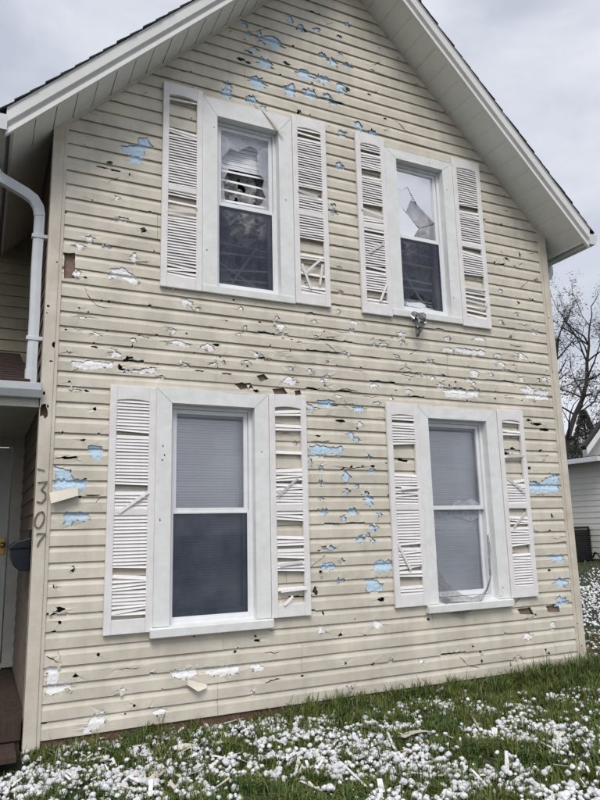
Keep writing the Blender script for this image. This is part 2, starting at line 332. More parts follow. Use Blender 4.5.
dark_px = [(240,60,9,4),(247,63,8,3),(286,64,9,4),(301,30,12,5),(347,90,6,6),(299,112,5,5),(385,119,4,3),(332,101,24,2.5),(369,95,5,3),(102,168,16,3),(115,171,14,3),(64,212,6,3),
 (143,230.5,5,5),(75,246,10,3),(85,278,4,3),(109,302,3,3),(127,358,5,4),(119,367,5,5),(242,385,12,4),(262,378,8,6),(210,348,6,3),(262,358,7,3),
 (60,609,10,5),(52,614,8,3),(73,569,4,6),(54,586,3,4),(98,654,4,4),(75,676,5,4),(134,706,3,3),(43,723,6,2),(54,631,5,2.5),(315,591,6,8),(320,572,4,4),(381,599,9,4),(366,493,6,5),(376,527,6,3),
 (342,469,4,3),(351,467,4,3),(362,466,3,3),(500,292,5,2),(510,337,4,4),(518,303,3,4),(519,255,3,5),(494,263,3,5),(535,279,3,3),(501,225,3,3),(484,221,3,4),(506,259,6,3),
 (549,570,5,3),(536,424,14,4),(528,420,8,3),(544,430,10,3),(540,451,4,3),(529,468,4,3),(551,516,3,5),(549,531,3,3),(545,650,3,5),(510,665,3,4),(548,653,3,4),(480,652,3,3),(481,661,3,4),
 (340,635,5,3),(255,636,3,3),(257,640,7,2.5),(235,652,3,3),(323,613,3,4),(60,622,4,3),(428,619,4,4),(302,676,3,3),(345,663,3,3),(373,664,3,3),(200,625,4,2),(95,347,8,3),(130,358,5,3),
 (86,391,5,3),(95,409,3,4),(83,440,5,2.5),(68,458,14,2.5),(75,491,4,3),(92,495,14,2),(372,466,6,3),(340,421,12,3),(398,417,10,3),(415,420,7,3),(62,268,3,3),(400,425,16,3),(323,447,9,3),(318,436,8,3),
 (505,452,5,6),(512,449,6,4),(508,455,3,7),(405,461,9,3),(400,459,5,4),(418,435,5,3),(330,405,14,3),(310,388,12,2.5),(345,391,16,2.5),(200,371,12,2),(228,374,12,2.5),(256,391,7,4),(216,345,8,3)]
def tr(p): return [fx(*q) for q in p]
def pxsize(cx, cy):
    q = on(cx, cy, -0.01); z = (q-CAM).dot(cf); c = abs(cr.x)*FPX/z; return z/FPX/abs(cr.x+0.0), z/FPX
blue_h, white_h, brown_h, dark_h, misc_h = [], [], [], [], []
for p in blue_poly: blue_h.append(H(ragged(tr(p), 0.013, 0.022)))
for p in white_poly: white_h.append(H(ragged(tr(p), 0.010, 0.016)))
for p in brown_poly: brown_h.append(H(ragged(tr(p), 0.003, 0.04)))
def pxblobs(lst, dst, j, n):
    for cx, cy, w_, h_ in lst:
        sx, sz = pxsize(cx, cy); c = fx(cx, cy)
        if any(v[0]-.03 < c[0] < v[1]+.03 and v[2]-.06 < c[1] < v[3]+.03 for v in WIN.values()): continue
        dst.append(H(blob(c[0], c[1], w_*sx*1.05, h_*sz*1.05, n, j)))
blue_px = [(a_, b_, c_*1.2, d_*1.25) if b_ < 140 else (a_, b_, c_, d_) for a_, b_, c_, d_ in blue_px]
for i in range(20): blue_px.append((R.uniform(222, 350), R.uniform(25, 112), R.uniform(5, 11), R.uniform(5, 9)))
for i in range(16): blue_px.append((R.uniform(308, 384), R.uniform(425, 600), R.uniform(4, 9), R.uniform(4, 7)))
for i in range(70):
    q = proj((R.uniform(.2, W-.2), -.01, R.gauss(2.85, .3) if i < 38 else R.uniform(.1, 3.6))); white_px.append((q[0], q[1], R.uniform(4, 12), R.uniform(3, 6)))
pxblobs(blue_px, blue_h, 0.62, 17); pxblobs(white_px, white_h, 0.6, 15); pxblobs(dark_px, dark_h, 0.6, 9)
cracks_px = [[(83.7,285),(86,295),(97,306),(107,308)],[(40,620),(47,613),(57,611),(70,613)],[(45,655),(53,659),(61,663)],[(46,681),(53,684),(59,680)],[(95,503),(98,499),(110,496)],
 [(307,391),(320,388),(332,392),(346,389),(358,392)],[(310,441),(322,442),(330,440)],[(332,466),(350,469),(372,466)],[(60,657),(57,650),(62,664)],[(137,210),(150,212),(158,214)],[(118,353),(123,362),(130,360)],
 [(458,655),(466,665),(480,668)],[(398,370),(404,367),(412,370)],[(52,459),(64,457),(76,456),(79,461)]]
for c in cracks_px:
    pts = tr(c); fine = []
    for a, b in zip(pts, pts[1:]):
        for k in range(3): fine.append((a[0]+(b[0]-a[0])*k/3+R.uniform(-.006, .006), a[1]+(b[1]-a[1])*k/3+R.uniform(-.006, .006)))
    dark_h.append(H(crack(fine+[pts[-1]], 0.009)))
for i in range(330):                                   # the many small hail chips
    x = R.uniform(0.15, W-0.15); z = R.uniform(0.03, ZA-0.2)
    if R.random() < 0.28: z = R.gauss(2.75, 0.2)
    if R.random() < 0.45: z = round(z/HB)*HB+R.uniform(-0.004, 0.010)       # at the lap edge
    t = R.random()
    if t < 0.5: misc_h.append(H(blob(x, z, R.uniform(0.01, 0.032), R.uniform(0.01, 0.028), 7, 0.5)))
    else:
        ln = R.uniform(0.04, 0.2); a = R.choice([0, 0, 0.12, -0.12, 0.6, -0.6]); n = R.randint(4, 7)
        misc_h.append(H(crack([(x+ln*k/n*math.cos(a), z+ln*k/n*math.sin(a)+R.uniform(-.008, .008)) for k in range(n+1)], R.uniform(0.005, 0.012))))
for i in range(15):                                    # broken-off lap edges, shallow and wide
    x = R.uniform(0.2, W-0.5); z = round(R.choice([R.gauss(2.75, 0.22), R.uniform(0.2, 5.8)])/HB)*HB
    n = R.randint(5, 9); ln = R.uniform(0.12, 0.4)
    up = [(x+ln*k/n, z+R.uniform(0.003, 0.014)) for k in range(n+1)]; misc_h.append(H(up+[(x+ln, z-0.003), (x, z-0.003)]))
win_h = [H([(v[0]+0.02, v[2]+0.0), (v[1]-0.02, v[2]+0.0), (v[1]-0.02, v[3]-0.02), (v[0]+0.02, v[3]-0.02)]) for v in WIN.values()]
open_h = [H([(v[4]-.01, v[6]-.01), (v[5]+.01, v[6]-.01), (v[5]+.01, v[7]+.01), (v[4]-.01, v[7]+.01)]) for v in WIN.values()]
board_holes = blue_h+white_h+brown_h+dark_h+misc_h+win_h
def yprof(t):                       # dutch-lap profile, t = 0 at the foot of the board
    if t < 0.60: return -0.0200+t*0.001
    if t < 0.74: return -0.0194+(t-0.60)/0.14*0.0065
    return -0.0129+(t-0.74)/0.26*0.0085
# ------------------------------------------------------------------ front wall: sheathing, blue foam board, white foam, vinyl boards
V2, T = sheet(wall_poly, open_h)
me = bpy.data.meshes.new('wall'); me.from_pydata([(x, 0.034, z) for x, z in V2], [], T); wall = link('wall', me, 'sheath', house)
def grow(h, k):
    p, b = h; cx = (b[0]+b[1])/2; cz = (b[2]+b[3])/2; return H([(cx+(x-cx)*k, cz+(z-cz)*k) for x, z in p])
V2, T = sheet(wall_poly, open_h+[grow(h, 1.5) for h in dark_h]+[grow(h, 1.2) for h in brown_h]+[grow(h, 1.6) for h in misc_h])
me = thick(V2, T, lambda x, z, b: (x, 0.004, z), lambda x, z: 0.022, 'foam_board')
link('foam_board', me, 'blue', wall)['label'] = 'pale blue foam board showing through the holes'
for h, fm_ in [(q, 'whitefoam') for q in white_h]+[(q, 'blue') for q in blue_h]:
    p = grow(h, 1.3)[0]
    n = []
    b = bbox(p); gx = max(4, int((b[1]-b[0])/0.012)); gzn = max(3, int((b[3]-b[2])/0.012))
    pts = [(b[0]+(b[1]-b[0])*i/gx+R.uniform(-.003, .003), b[2]+(b[3]-b[2])*j/gzn+R.uniform(-.003, .003)) for i in range(1, gx) for j in range(1, gzn)]
    v, t = sheet(p, [], pts)
    me = thick(v, t, lambda x, z, bd: (x, 0.002 if bd else yprof((z/HB) % 1.0)+(0.006 if fm_ == 'whitefoam' else 0.009)+0.004*noise.noise(Vector((x*45, 0, z*45))), z), lambda x, z: 0.003, 'torn_foam')
    link('torn_foam', me, fm_, wall)
for p, b in brown_h:
    box('wood_lath', 'brownwood', wall, b[0]-0.03, b[1]+0.03, 0.012, 0.030, b[2]-0.02, b[3]+0.02)
joints = {}
for j_ in range(31): joints[j_] = [x_ for x_ in (R.uniform(.5, 2.4), R.uniform(2.8, 4.7)) if R.random() < .75]
def make_board(k):
    z0 = k*HB; z1 = z0+HB
    pl = bbox(wall_poly)
    def xl(z): return max(0.09, z-ZE)
    a0, a1 = xl(z0), xl(z1)
    if z0 > ZA-0.03: return
    zt = min(z1, ZA-0.002)
    a1 = xl(zt)
    outer = [(a0, z0), (2*XC-a0 if a0 > 0.09 else W-0.09, z0), (2*XC-a1 if a1 > 0.09 else W-0.09, zt), (a1, zt)]
    if a0 <= 0.09 < a1: outer = [(0.09, z0), (W-0.09, z0), (W-0.09, ZE+2*XC-W+0.09), (2*XC-a1, zt), (a1, zt), (0.09, ZE+0.09)]
    x0, x1 = outer[0][0], outer[1][0]
    ee = []
    for t in (0.60, 0.74):
        z = z0+HB*t
        if z < zt: ee.append(((x0, z), (x1, z)))
    ev = []; nx = max(2, int((x1-x0)/0.11))
    for i in range(1, nx):
        x = x0+(x1-x0)*i/nx
        for t in (0.0, 0.3, 0.60, 0.74, 1.0):
            z = min(z0+HB*t, zt); ev.append((x+R.uniform(-.02, .02), z))
    v, tri = sheet(outer, board_holes+[H([(x_, z0-.001), (x_+.0022, z0-.001), (x_+.0022, z1+.001), (x_, z1+.001)]) for x_ in joints[k//2]], ev, ee)
    if not tri: return
    shift = [0.0]
    ph = R.uniform(0, 100); sag = R.uniform(-0.0015, 0.0015)
    def fn(x, z, bd):
        t = (z-z0)/HB
        y = yprof(t)-0.0025*noise.noise(Vector((x*1.7, ph, z*3)))
        foot = t < 0.02
        zz = z+0.0022*noise.noise(Vector((x*1.3, ph+7, 0)))+sag
        if bd and not foot and z0+0.002 < z < z1-0.002 and x0+0.003 < x < x1-0.003:
            y += R.choice([-1, -1, 1])*R.uniform(0, 0.003)
        if foot: y += R.uniform(-0.0008, 0.0008)
        return (x, y+shift[0], zz)
    par = list(range(len(v)))
    def find(a):
        while par[a] != a: par[a] = par[par[a]]; a = par[a]
        return a
    for t in tri: par[find(t[0])] = find(t[1]); par[find(t[1])] = find(t[2])
    comp = {}
    for t in tri: comp.setdefault(find(t[0]), []).append(t)
    for ts in comp.values():                       # the windows cut a course into separate lengths
        idx = sorted({i for t in ts for i in t}); mp_ = {o: i for i, o in enumerate(idx)}; vv = [v[i] for i in idx]; b = bbox(vv)
        if (b[1]-b[0]) < 0.012 or (b[1]-b[0])*(b[3]-b[2]) < 4e-4: continue
        shift[0] = R.uniform(-.0012, .0012)
        me = thick(vv, [tuple(mp_[i] for i in t) for t in ts], fn, lambda x, z: (0.0155 if z-z0 < 0.002 else 0.0025), 'siding_board')
        link('siding_board' if b[1]-b[0] > 0.12 else 'siding_fragment', me, 'siding', wall)
for k in range(61): make_board(k)
# loose curled vinyl flaps
def flap(pts, out, name='siding_flap'):
    q = [fx(*p) for p in pts]; n = len(q); mb = MB()
    f = [(x, -0.027-out[i], z) for i, (x, z) in enumerate(q)]; mb.prism(f, (0.0006, 0.0022, 0)); return mb.build(name, 'siding', wall)
flap([(49,493),(77,487),(77.5,496),(50,504)], (0.012, 0.004, 0.045, 0.05))
flap([(187,679),(206,684),(205,687),(196,690),(186,684)], (0.002, 0.01, 0.02, 0.04, 0.02))
flap([(250,99),(253,102),(281,137),(278,137)], (0.01, 0.01, 0.05, 0.05))
for i in range(170):                                     # small chips of vinyl still hanging at the edges of holes
    h = R.choice(white_h+white_h+dark_h[:60]+blue_h); p, b = h; q = R.choice(p); s = R.uniform(0.008, 0.026)
    if any(w_[1][0]-0.03 < q[0] < w_[1][1]+0.03 and w_[1][2] < q[1] < w_[1][3] for w_ in win_h): continue
    mb = MB(); a = R.uniform(0, 6.3)
    pts = [(q[0]+s*R.uniform(0.5, 1.2)*math.cos(a+k*2.1), -0.024-R.uniform(0, 0.014), q[1]+s*R.uniform(0.5, 1.2)*math.sin(a+k*2.1)) for k in range(3)]
    mb.prism(pts, (0, 0.002, 0)).build('siding_chip', 'siding', wall)
# ------------------------------------------------------------------ corner posts and edge trim
def corner(x0, x1, inner, holes):
    post = empty('corner_post', parent=house)
    xa, xb = min(x0, inner), max(x0, inner)
    zt0 = ZE+min(xa, 2*XC-xa)-0.0; zt1 = ZE+min(xb, 2*XC-xb)
    outer = [(xa, -0.045), (xb, -0.045), (xb, zt1), (xa, zt0)]
    v, t = sheet(outer, [H(h) for h in holes], [(R.uniform(xa, xb), z*0.15) for z in range(1, 29)])
    me = thick(v, t, lambda x, z, b: (x, -0.036-0.0025*noise.noise(Vector((x*3, 5, z*2))), z), lambda x, z: 0.03, 'post_face'); link('post_face', me, 'trimbeige', post)
    xi0, xi1 = (inner, inner+0.026) if x0 < inner else (inner-0.026, inner)
    MB().box(xi0+0.001, xi1, -0.0275, 0.02, -0.045, min(ZE+xi0, ZE+2*XC-xi1)-0.003).build('channel', 'trimbeige', post, 0.002)
    box('post_side', 'trimbeige', post, x0 if x0 < inner else x0-0.004, x0+0.004 if x0 < inner else x0, -0.033, 0.075, -0.045, ZE-0.01)
    box('post_core', 'sheath', post, xa+0.006, xb-0.006, 0.0, 0.03, -0.03, ZE-0.02)
    return post
lh = [blob(*fx(43.5,411,-.036), 0.075, 0.10, 13, 0.5), blob(*fx(48,406,-.036), 0.018, 0.03, 7, 0.4), blob(*fx(54,345,-.036), 0.045, 0.05, 10, 0.5), blob(*fx(51,361,-.036), 0.03, 0.014, 7, 0.4),
      blob(*fx(48.5,306,-.036), 0.025, 0.02, 7), blob(*fx(44,393,-.036), 0.02, 0.03, 7), blob(*fx(47,313,-.036), 0.018, 0.012, 7), blob(*fx(57,262,-.036), 0.014, 0.02, 7)]
corner(0.0, 0, 0.082, lh)
corner(W, 0, W-0.078, [blob(*fx(578,624,-.036), 0.022, 0.025, 7), blob(*fx(582,646,-.036), 0.022, 0.02, 7), blob(*fx(563,510,-.036), 0.015, 0.02, 7), blob(*fx(549,318,-.036), 0.02, 0.02, 7), blob(*fx(553,372,-.036), 0.014, 0.02, 7)])
# house number on the left post
num = empty('house_number', parent=house); num['label'] = 'battered metal house number with one digit fallen sideways'
def digit(cx, cy, hpx, strokes, rot=0.0, wide=0.62, rad=0.0048):
    c = fx(cx, cy, -0.045); sz = pxsize(cx, cy)[1]*hpx; o = []
    mb = MB()
    for st in strokes:
        pts = []
        for (u, v) in st:
            x = (u-0.5)*wide*sz+0.16*(v-0.5)*sz; z = (v-0.5)*sz
            x, z = x*math.cos(rot)-z*math.sin(rot), x*math.sin(rot)+z*math.cos(rot)
            pts.append((c[0]+x, -0.044, c[1]+z))
        mb.tube(pts, rad, 6)
    mb.build('digit', 'digit', num)
circ = [(0.5+0.5*math.sin(2*math.pi*k/14), 0.5+0.5*math.cos(2*math.pi*k/14)) for k in range(15)]
digit(41, 469.5, 7, [[(0.3, 0.8), (0.5, 1), (0.5, 0)]], rot=1.45, rad=0.0035)
digit(41.5, 492, 22, [[(0.1, 0.95), (0.9, 0.95), (0.45, 0.6), (0.85, 0.45), (0.9, 0.22), (0.6, 0.02), (0.15, 0.1)]], rot=0.12, wide=0.5)
digit(39.5, 519.5, 16, [circ], wide=0.52)
digit(40, 539.5, 13, [[(0, 0.85), (0.1, 0.97), (1, 0.97), (0.5, 0.4), (0.35, 0)]], wide=0.62)
# ------------------------------------------------------------------ windows
def frame_rect(mb, x0, x1, z0, z1, wd, y0, y1, bot=None):
    b = wd if bot is None else bot
    mb.box(x0, x0+wd, y0, y1, z0, z1); mb.box(x1-wd, x1, y0, y1, z0, z1)
    mb.box(x0+wd+.0005, x1-wd-.0005, y0+.001, y1, z1-wd, z1); mb.box(x0+wd+.0005, x1-wd-.0005, y0+.001, y1, z0, z0+b)
def clad(mb, a, b, y0, y1):          # a, b: polygons front outline -> prism from y0 to y1
    mb.prism([(x, y0, z) for x, z in a], (0, y1-y0, 0))
def window(key):
    X0, X1, Z0, Z1, a, b, c, d = WIN[key]
    wn = empty('window', parent=house); wn['label'] = WPLACE[key]+' window'
    yf = -0.044
    parts = [[(X0, Z0+.06), (a, Z0+.06), (a, d), (X0, Z1)], [(X0+.002, Z1), (a+.002, d), (b-.002, d), (X1-.002, Z1)], [(b, Z0+.06), (X1, Z0+.06), (X1, Z1), (b, d)]]
    for i, q in enumerate(parts):
        mb = MB(); n = 5; yy = yf-(0.002 if i == 1 else 0)
        hs = [H(blob(*fx(px_, py_, yf), .014, .02, 7, .5)) for px_, py_ in ((163, 446), (164.5, 455), (162.5, 460), (171.5, 430), (214, 127), (429, 163), (453.5, 298), (447, 190), (491, 508), (503, 588), (501, 596), (490, 503), (160, 520), (262, 452), (207, 250), (286, 200))]
        v_, t_ = sheet(q, hs, [(R.uniform(min(k_[0] for k_ in q), max(k_[0] for k_ in q)), R.uniform(min(k_[1] for k_ in q), max(k_[1] for k_ in q))) for _ in range(30)])
        link('casing', thick(v_, t_, lambda x, z, bd: (x, yy-(0 if bd else .003*noise.noise(Vector((x*7, key == 'LL', z*5)))), z), lambda x, z: .12, 'casing'), 'cladding', wn)
    if key[0] == 'L':
        mb = MB(); mb.prism([(X0-.02, -0.075, Z0-.012), (X0-.02, -0.078, Z0+.05), (X0-.02, 0.045, Z0+.068), (X0-.02, 0.045, Z0-.012)], (X1-X0+.03, 0, 0)); mb.build('sill', 'cladding', wn, 0.004)
    else:
        mb = MB(); mb.prism([(X0, -0.05, Z0), (X0, -0.052, Z0+.06), (X0, 0.045, c), (X0, 0.045, Z0)], (X1-X0, 0, 0)); mb.build('sill', 'cladding', wn, 0.003)
    mb = MB(); frame_rect(mb, a-.005, b+.005, c-.002, d+.002, 0.032, 0.030, 0.13); mb.build('frame', 'vinylwhite', wn, 0.003)
    ax, bx_, cz, dz = a+.03, b-.03, c+.035, d-.032; zm = (cz+dz)/2+0.005
    fm = 0.034
    mb = MB(); frame_rect(mb, ax, bx_, zm-.02, dz, fm, 0.045, 0.075, 0.036); mb.build('upper_sash', 'vinylwhite', wn, 0.003)
    mb = MB(); frame_rect(mb, ax, bx_, cz, zm+.012, fm, 0.080, 0.112, 0.045); mb.build('lower_sash', 'vinylwhite', wn, 0.003)
    ug = (ax+fm-.004, bx_-fm+.004, zm+.012, dz-fm+.004); lg = (ax+fm-.004, bx_-fm+.004, cz+.04, zm-.018)
    def pane(g, y, m, holes=(), name='pane', tilt=0):
        o = [(g[0], g[2]), (g[1], g[2]), (g[1], g[3]), (g[0], g[3])]
        v, t = sheet(o, [H(h) for h in holes]); me = bpy.data.meshes.new(name); me.from_pydata([(x, y, z) for x, z in v], [], t); return link(name, me, m, wn)
    def shards(g, y, cuts, m, name='glass_shard'):
        for pl in cuts:
            q = [(g[0]+(g[1]-g[0])*u, g[2]+(g[3]-g[2])*v) for u, v in pl]; tx, tz = R.uniform(-.06, .06), R.uniform(-.05, .05); cx = sum(s[0] for s in q)/len(q); cz_ = sum(s[1] for s in q)/len(q)
            rq = ragged(q, 0.002, 0.03); MB().add([(x, y+(x-cx)*tx+(z-cz_)*tz, z) for x, z in rq], [tuple(range(len(rq)))]).build(name, m, wn)
    # half screen over the lower sash
    def screen(hole=None):
        mb = MB(); frame_rect(mb, ax-.004, bx_+.004, cz-.006, zm-.012, 0.016, 0.036, 0.044); mb.build('screen_frame', 'vinylwhite', wn, 0.002)
        pane((ax+.010, bx_-.010, cz+.008, zm-.026), 0.041, 'screen', hole or (), 'insect_screen')
    if key == 'LL':
        pane(ug, 0.06, 'glass'); pane(lg, 0.096, 'glass')
        screen()
    if key == 'LR':
        pane(ug, 0.06, 'glass'); pane(lg, 0.096, 'glass')
        shards(ug, 0.057, [[(.4, 0), (.45, .05), (.55, .08), (.65, .05), (.8, .09), (.97, .04), (1, 0)]], 'frostlight')
        shards(lg, 0.093, [[(0, .93), (.3, .88), (.5, .92), (.8, .85), (1, .9), (1, 1), (0, 1)]], 'frostlight')
    if key == 'UL':
        hole = [(.02, .72), (.16, .75), (.2, .66+.12), (.36, .76), (.52, .84), (.62, .88), (.78, .84), (.76, .72), (.84, .64), (.82, .5), (.9, .44), (.86, .3), (.93, .2), (.8, .05), (.1, .03), (.06, .3), (.18, .5), (.03, .55)]
        hp = [(ug[0]+(ug[1]-ug[0])*u, ug[2]+(ug[3]-ug[2])*v) for u, v in hole]
        pane(ug, 0.06, 'skyhaze', [ragged(hp, 0.003, 0.03)]); 
        shards(ug, 0.055, [[(.0, .6), (.17, .74), (.2, .8), (.14, .9), (0, .95)], [(.8, .5), (1, .4), (1, .9), (.85, .86), (.76, .74)]], 'skyhaze')
        shards(lg, 0.093, [[(.28, .64), (.78, .66), (.54, .50)], [(0, 0), (.3, .05), (.2, .12), (.05, .2)], [(.4, .02), (.8, 0), (.6, .07)]], 'skyhaze'); screen()
    if key == 'UR':
        shards(ug, 0.058, [[(0, 1), (0, .72), (.12, .7), (.3, .78), (.55, .52), (1, .3), (1, 1)], [(0, .72), (.12, .7), (.3, .78), (.4, .62), (.2, .36), (0, .5)],
              [(.4, .62), (.55, .52), (1, .3), (.9, .26), (.55, .16), (.2, .36)], [(0, .5), (.2, .36), (.55, .16), (.4, 0), (0, 0)], [(.55, .16), (.9, .26), (1, .28), (1, 0), (.4, 0)]], 'skyhaze')
        shards(lg, 0.093, [[(0, .0), (.5, .0), (.8, .04), (.5, .08), (.2, .05), (0, .1)], [(0, .75), (.4, .8), (1, .7), (1, 1), (0, 1)], [(.82, 0), (1, 0), (1, .75), (.9, .5)]], 'glass')
        screen([ragged([(ax+.05, cz+.02), (bx_-.1, cz+.015), (bx_-.13, cz+.10), (ax+.2, cz+.16), (ax+.08, cz+.12)], .008, .02)])  # screen added on this window to dim the slats behind it
    return wn, (ax, bx_, cz, zm, dz)
WO = {k: window(k) for k in WIN}
# torn screens hanging from the right-hand windows
def drape(pts3, wid, name, m, parent, nseg=3, amp=0.02):
    mb = MB(); rows = []
    for i, (p, q) in enumerate(zip(pts3, wid)):
        rows.append([(p[0]+(u/nseg-0.5)*q*0.6+R.uniform(-amp, amp)*.4, p[1]-abs(R.uniform(0, amp)), p[2]+(u/nseg-0.5)*q+R.uniform(-amp, amp)*.4) for u in range(nseg+1)])
    v = [c for r in rows for c in r]; k = nseg+1
    mb.add(v, [(i*k+j, i*k+j+1, (i+1)*k+j+1, (i+1)*k+j) for i in range(len(rows)-1) for j in range(nseg)]); o = mb.build(name, m, parent, smooth=False); return o
path = [(436,560),(438,575),(443,588),(450,598),(458,604),(468,606),(478,602),(486,592),(490,575),(489,552),(487,535)]
dp = []
for i, q in enumerate(path): w3 = on(*q, 0.0-0.05*math.sin(math.pi*i/10)); dp.append((w3.x, w3.y+0.0, w3.z))
drape(dp, [.03, .06, .10, .14, .17, .16, .13, .12, .08, .05, .02], 'torn_screen', 'gauze', WO['LR'][0], 4, 0.02)
mb = MB(); rows = 9; cols = 8; v = []
for i in range(rows):
    t = i/(rows-1)
    wd = 0.15*(1-0.7*t**1.6)*(0.8+0.4*math.sin(math.pi*min(1, t*1.5)))
    for j in range(cols):
        s = j/(cols-1)-0.5; c = on(418, 312+25*t, -0.09)
        v.append((c.x+s*wd*1.1, -0.075-0.035*math.sin(3.1*t)+R.uniform(-.022, .012), c.z+R.uniform(-.008, .008)))
mb.add(v, [(i*cols+j, i*cols+j+1, (i+1)*cols+j+1, (i+1)*cols+j) for i in range(rows-1) for j in range(cols-1)]); mb.build('torn_screen', 'gauzedark', WO['UR'][0])
# blinds: each hangs inside its window
def blind(key, label, spec):
    ax, bx_, cz, zm, dz = WO[key][1]
    root = empty('window_blind', label, 'blind', 'window blinds', loc=((ax+bx_)/2, 0.130, cz))
    wd = (bx_-ax)-0.03
    mb = MB(); n = 5; prof = [(-0.013+0.026*i/n, 0.003*math.sin(math.pi*i/n)) for i in range(n+1)]
    v = [(sx*wd/2, y, z) for y, z in prof for sx in (-1, 1)]; mb.add(v, [(2*i, 2*i+1, 2*i+3, 2*i+2) for i in range(n)])
    me = mb.mesh('slat', True)
    for (z, ang, roll) in spec:
        o = link('slat', me, 'blind', root, (0, R.uniform(-.002, .002), z-cz)); o.rotation_euler = (ang, roll, 0)
    box('head_rail', 'blind', root, -wd/2, wd/2, -0.02, 0.02, dz-cz-.04, dz-cz)
for k, lb in (('LL', 'closed pale blind behind the lower left window'), ('LR', 'closed pale blind behind the lower right window')):
    ax, bx_, cz, zm, dz = WO[k][1]
    blind(k, lb, [(cz+0.01+0.0215*i, 1.22+R.uniform(-.05, .05), R.uniform(-.004, .004)) for i in range(int((dz-cz-.05)/0.0215))])
ax, bx_, cz, zm, dz = WO['UL'][1]
blind('UL', 'smashed blind with a few loose slats behind the upper left window',
   [(dz-.05-.02*i, 1.35, R.uniform(-.005, .005)) for i in range(15)]+[(zm+.08+.095*i, 1.2, R.uniform(-.03, .03)) for i in range(4)]+[(cz+.1+.11*i+R.uniform(-.03, .03), R.uniform(.5, 1.3), R.choice([-.1, .05, .15, -.05])) for i in range(5)]+[(cz+.22, .9, -1.0), (cz+.12, 1.0, .5)])
ax, bx_, cz, zm, dz = WO['UR'][1]
blind('UR', 'smashed blind with tilted slats behind the upper right window',
   [(dz-.05-.02*i, 1.2, R.uniform(-.01, .01)) for i in range(12)]+[(cz+z, 1.1, r) for z, r in ((.33, .04), (.325, .02), (.25, -.03), (.245, .0), (.12, .0), (.10, .05), (.08, -.02), (.06, .03), (.20, 1.0), (.21, .9), (.62, .05), (.5, .02))])
def curtain(key, label):
    ax, bx_, cz, zm, dz = WO[key][1]; nx, nz_ = 26, 60; v = []
    for j in range(nz_+1):
        for i in range(nx+1):
            x = ax-.02+(bx_-ax+.04)*i/nx; z = cz-.03+(dz-cz+.05)*j/nz_
            v.append((x, .205+.022*math.sin(x*46+2*noise.noise(Vector((x*4, 1, z*4))))+.03*noise.noise(Vector((x*9, 3, z*9)))+.018*noise.noise(Vector((x*28, 8, z*28))), z))
    k = nx+1; f = [(j*k+i, j*k+i+1, (j+1)*k+i+1, (j+1)*k+i) for j in range(nz_) for i in range(nx) if noise.noise(Vector((i*.21, j*.16, 5 if key == 'UL' else 9))) < .46]
    o = MB().add(v, f).build('curtain', 'curtain', None); tag(o, label, 'curtain', 'torn curtains')
curtain('UL', 'crumpled grey torn curtain behind the upper left window'); curtain('UR', 'crumpled grey torn curtain behind the upper right window')
# ------------------------------------------------------------------ shutters
def shutter(x0, x1, z0, z1, gaps, broken, where, tilt=0.0):
    s = empty('shutter', parent=house, loc=(x0, -0.022, z0)); s['label'] = where
    wd, ht = x1-x0, z1-z0; st = 0.052; tr_ = 0.115; br = 0.10; zmid = ht*0.475; mr = 0.05
    y0, y1 = -0.032, 0.0
    # top rail with a shallow arch
    mb = MB()
    ar = [(st+(wd-2*st)*k/10, ht-tr_+0.013*max(0, math.sin(math.pi*k/10))**0.8) for k in range(11)]
    mb.prism([(x, y0+.001, z) for x, z in [(st, ht)]+ar+[(wd-st, ht)]], (0, y1-y0-.002, 0)); mb.build('top_rail', 'shutter', s, 0.003)
    for xa in (0, wd-st): box('stile', 'shutter', s, xa, xa+st, y0, y1, 0, ht, 0.004)
    box('middle_rail', 'shutter', s, st, wd-st, y0+.002, y1-.001, zmid-mr/2, zmid+mr/2, 0.004); box('bottom_rail', 'shutter', s, st, wd-st, y0+.002, y1-.001, 0, br, 0.004)
    # louvres
    iw = wd-2*st+0.004
    mb = MB(); mb.prism([(-iw/2, -0.011, -0.0128), (-iw/2, -0.0135, -0.0115), (-iw/2, -0.001, 0.0135), (-iw/2, 0.0015, 0.0125)], (iw, 0, 0)); me = mb.mesh('louvre')
    pitch = 0.0243
    for lo, hi in ((br, zmid-mr/2), (zmid+mr/2, ht-tr_+0.009)):
        n = int((hi-lo)/pitch)
        for i in range(n):
            z = lo+(i+0.5)*(hi-lo)/n; fr = 1-z/ht
            hit = [g for g in gaps if g[0] <= fr <= g[1]]
            if hit and R.random() < hit[0][2]: continue
            o = link('louvre', me, 'shutter', s, (wd/2+R.uniform(-.001, .001), -0.016+R.uniform(-.001, .001), z)); near = any(g[0]-.03 < fr < g[1]+.03 for g in gaps)
            o.rotation_euler = (R.uniform(-.10, .10)*(2 if near else 1), R.gauss(0, 0.045 if near else 0.008), R.uniform(-.01, .01))
    for (u, v, ang, ln) in broken:                       # snapped louvres hanging at an angle
        mb = MB(); mb.box(-ln/2, ln/2, -0.003, 0.0, -0.0105, 0.0105); o = mb.build('broken_louvre', 'shutter', s); o.location = (u*wd, -0.038, (1-v)*ht); o.rotation_euler = (R.uniform(-.3, .3), -ang, R.uniform(-.1, .1))
    if tilt: s.rotation_euler = (0, tilt, 0)
    return s
shutter(.487, .831, .632, 2.424, [(.198, .212, 1), (.415, .445, 1), (.755, .775, 1), (.925, .94, .8), (.80, .81, 1)], [(.55, .485, .62, .26)], 'shutter left of the lower left window, nearly all louvres left')
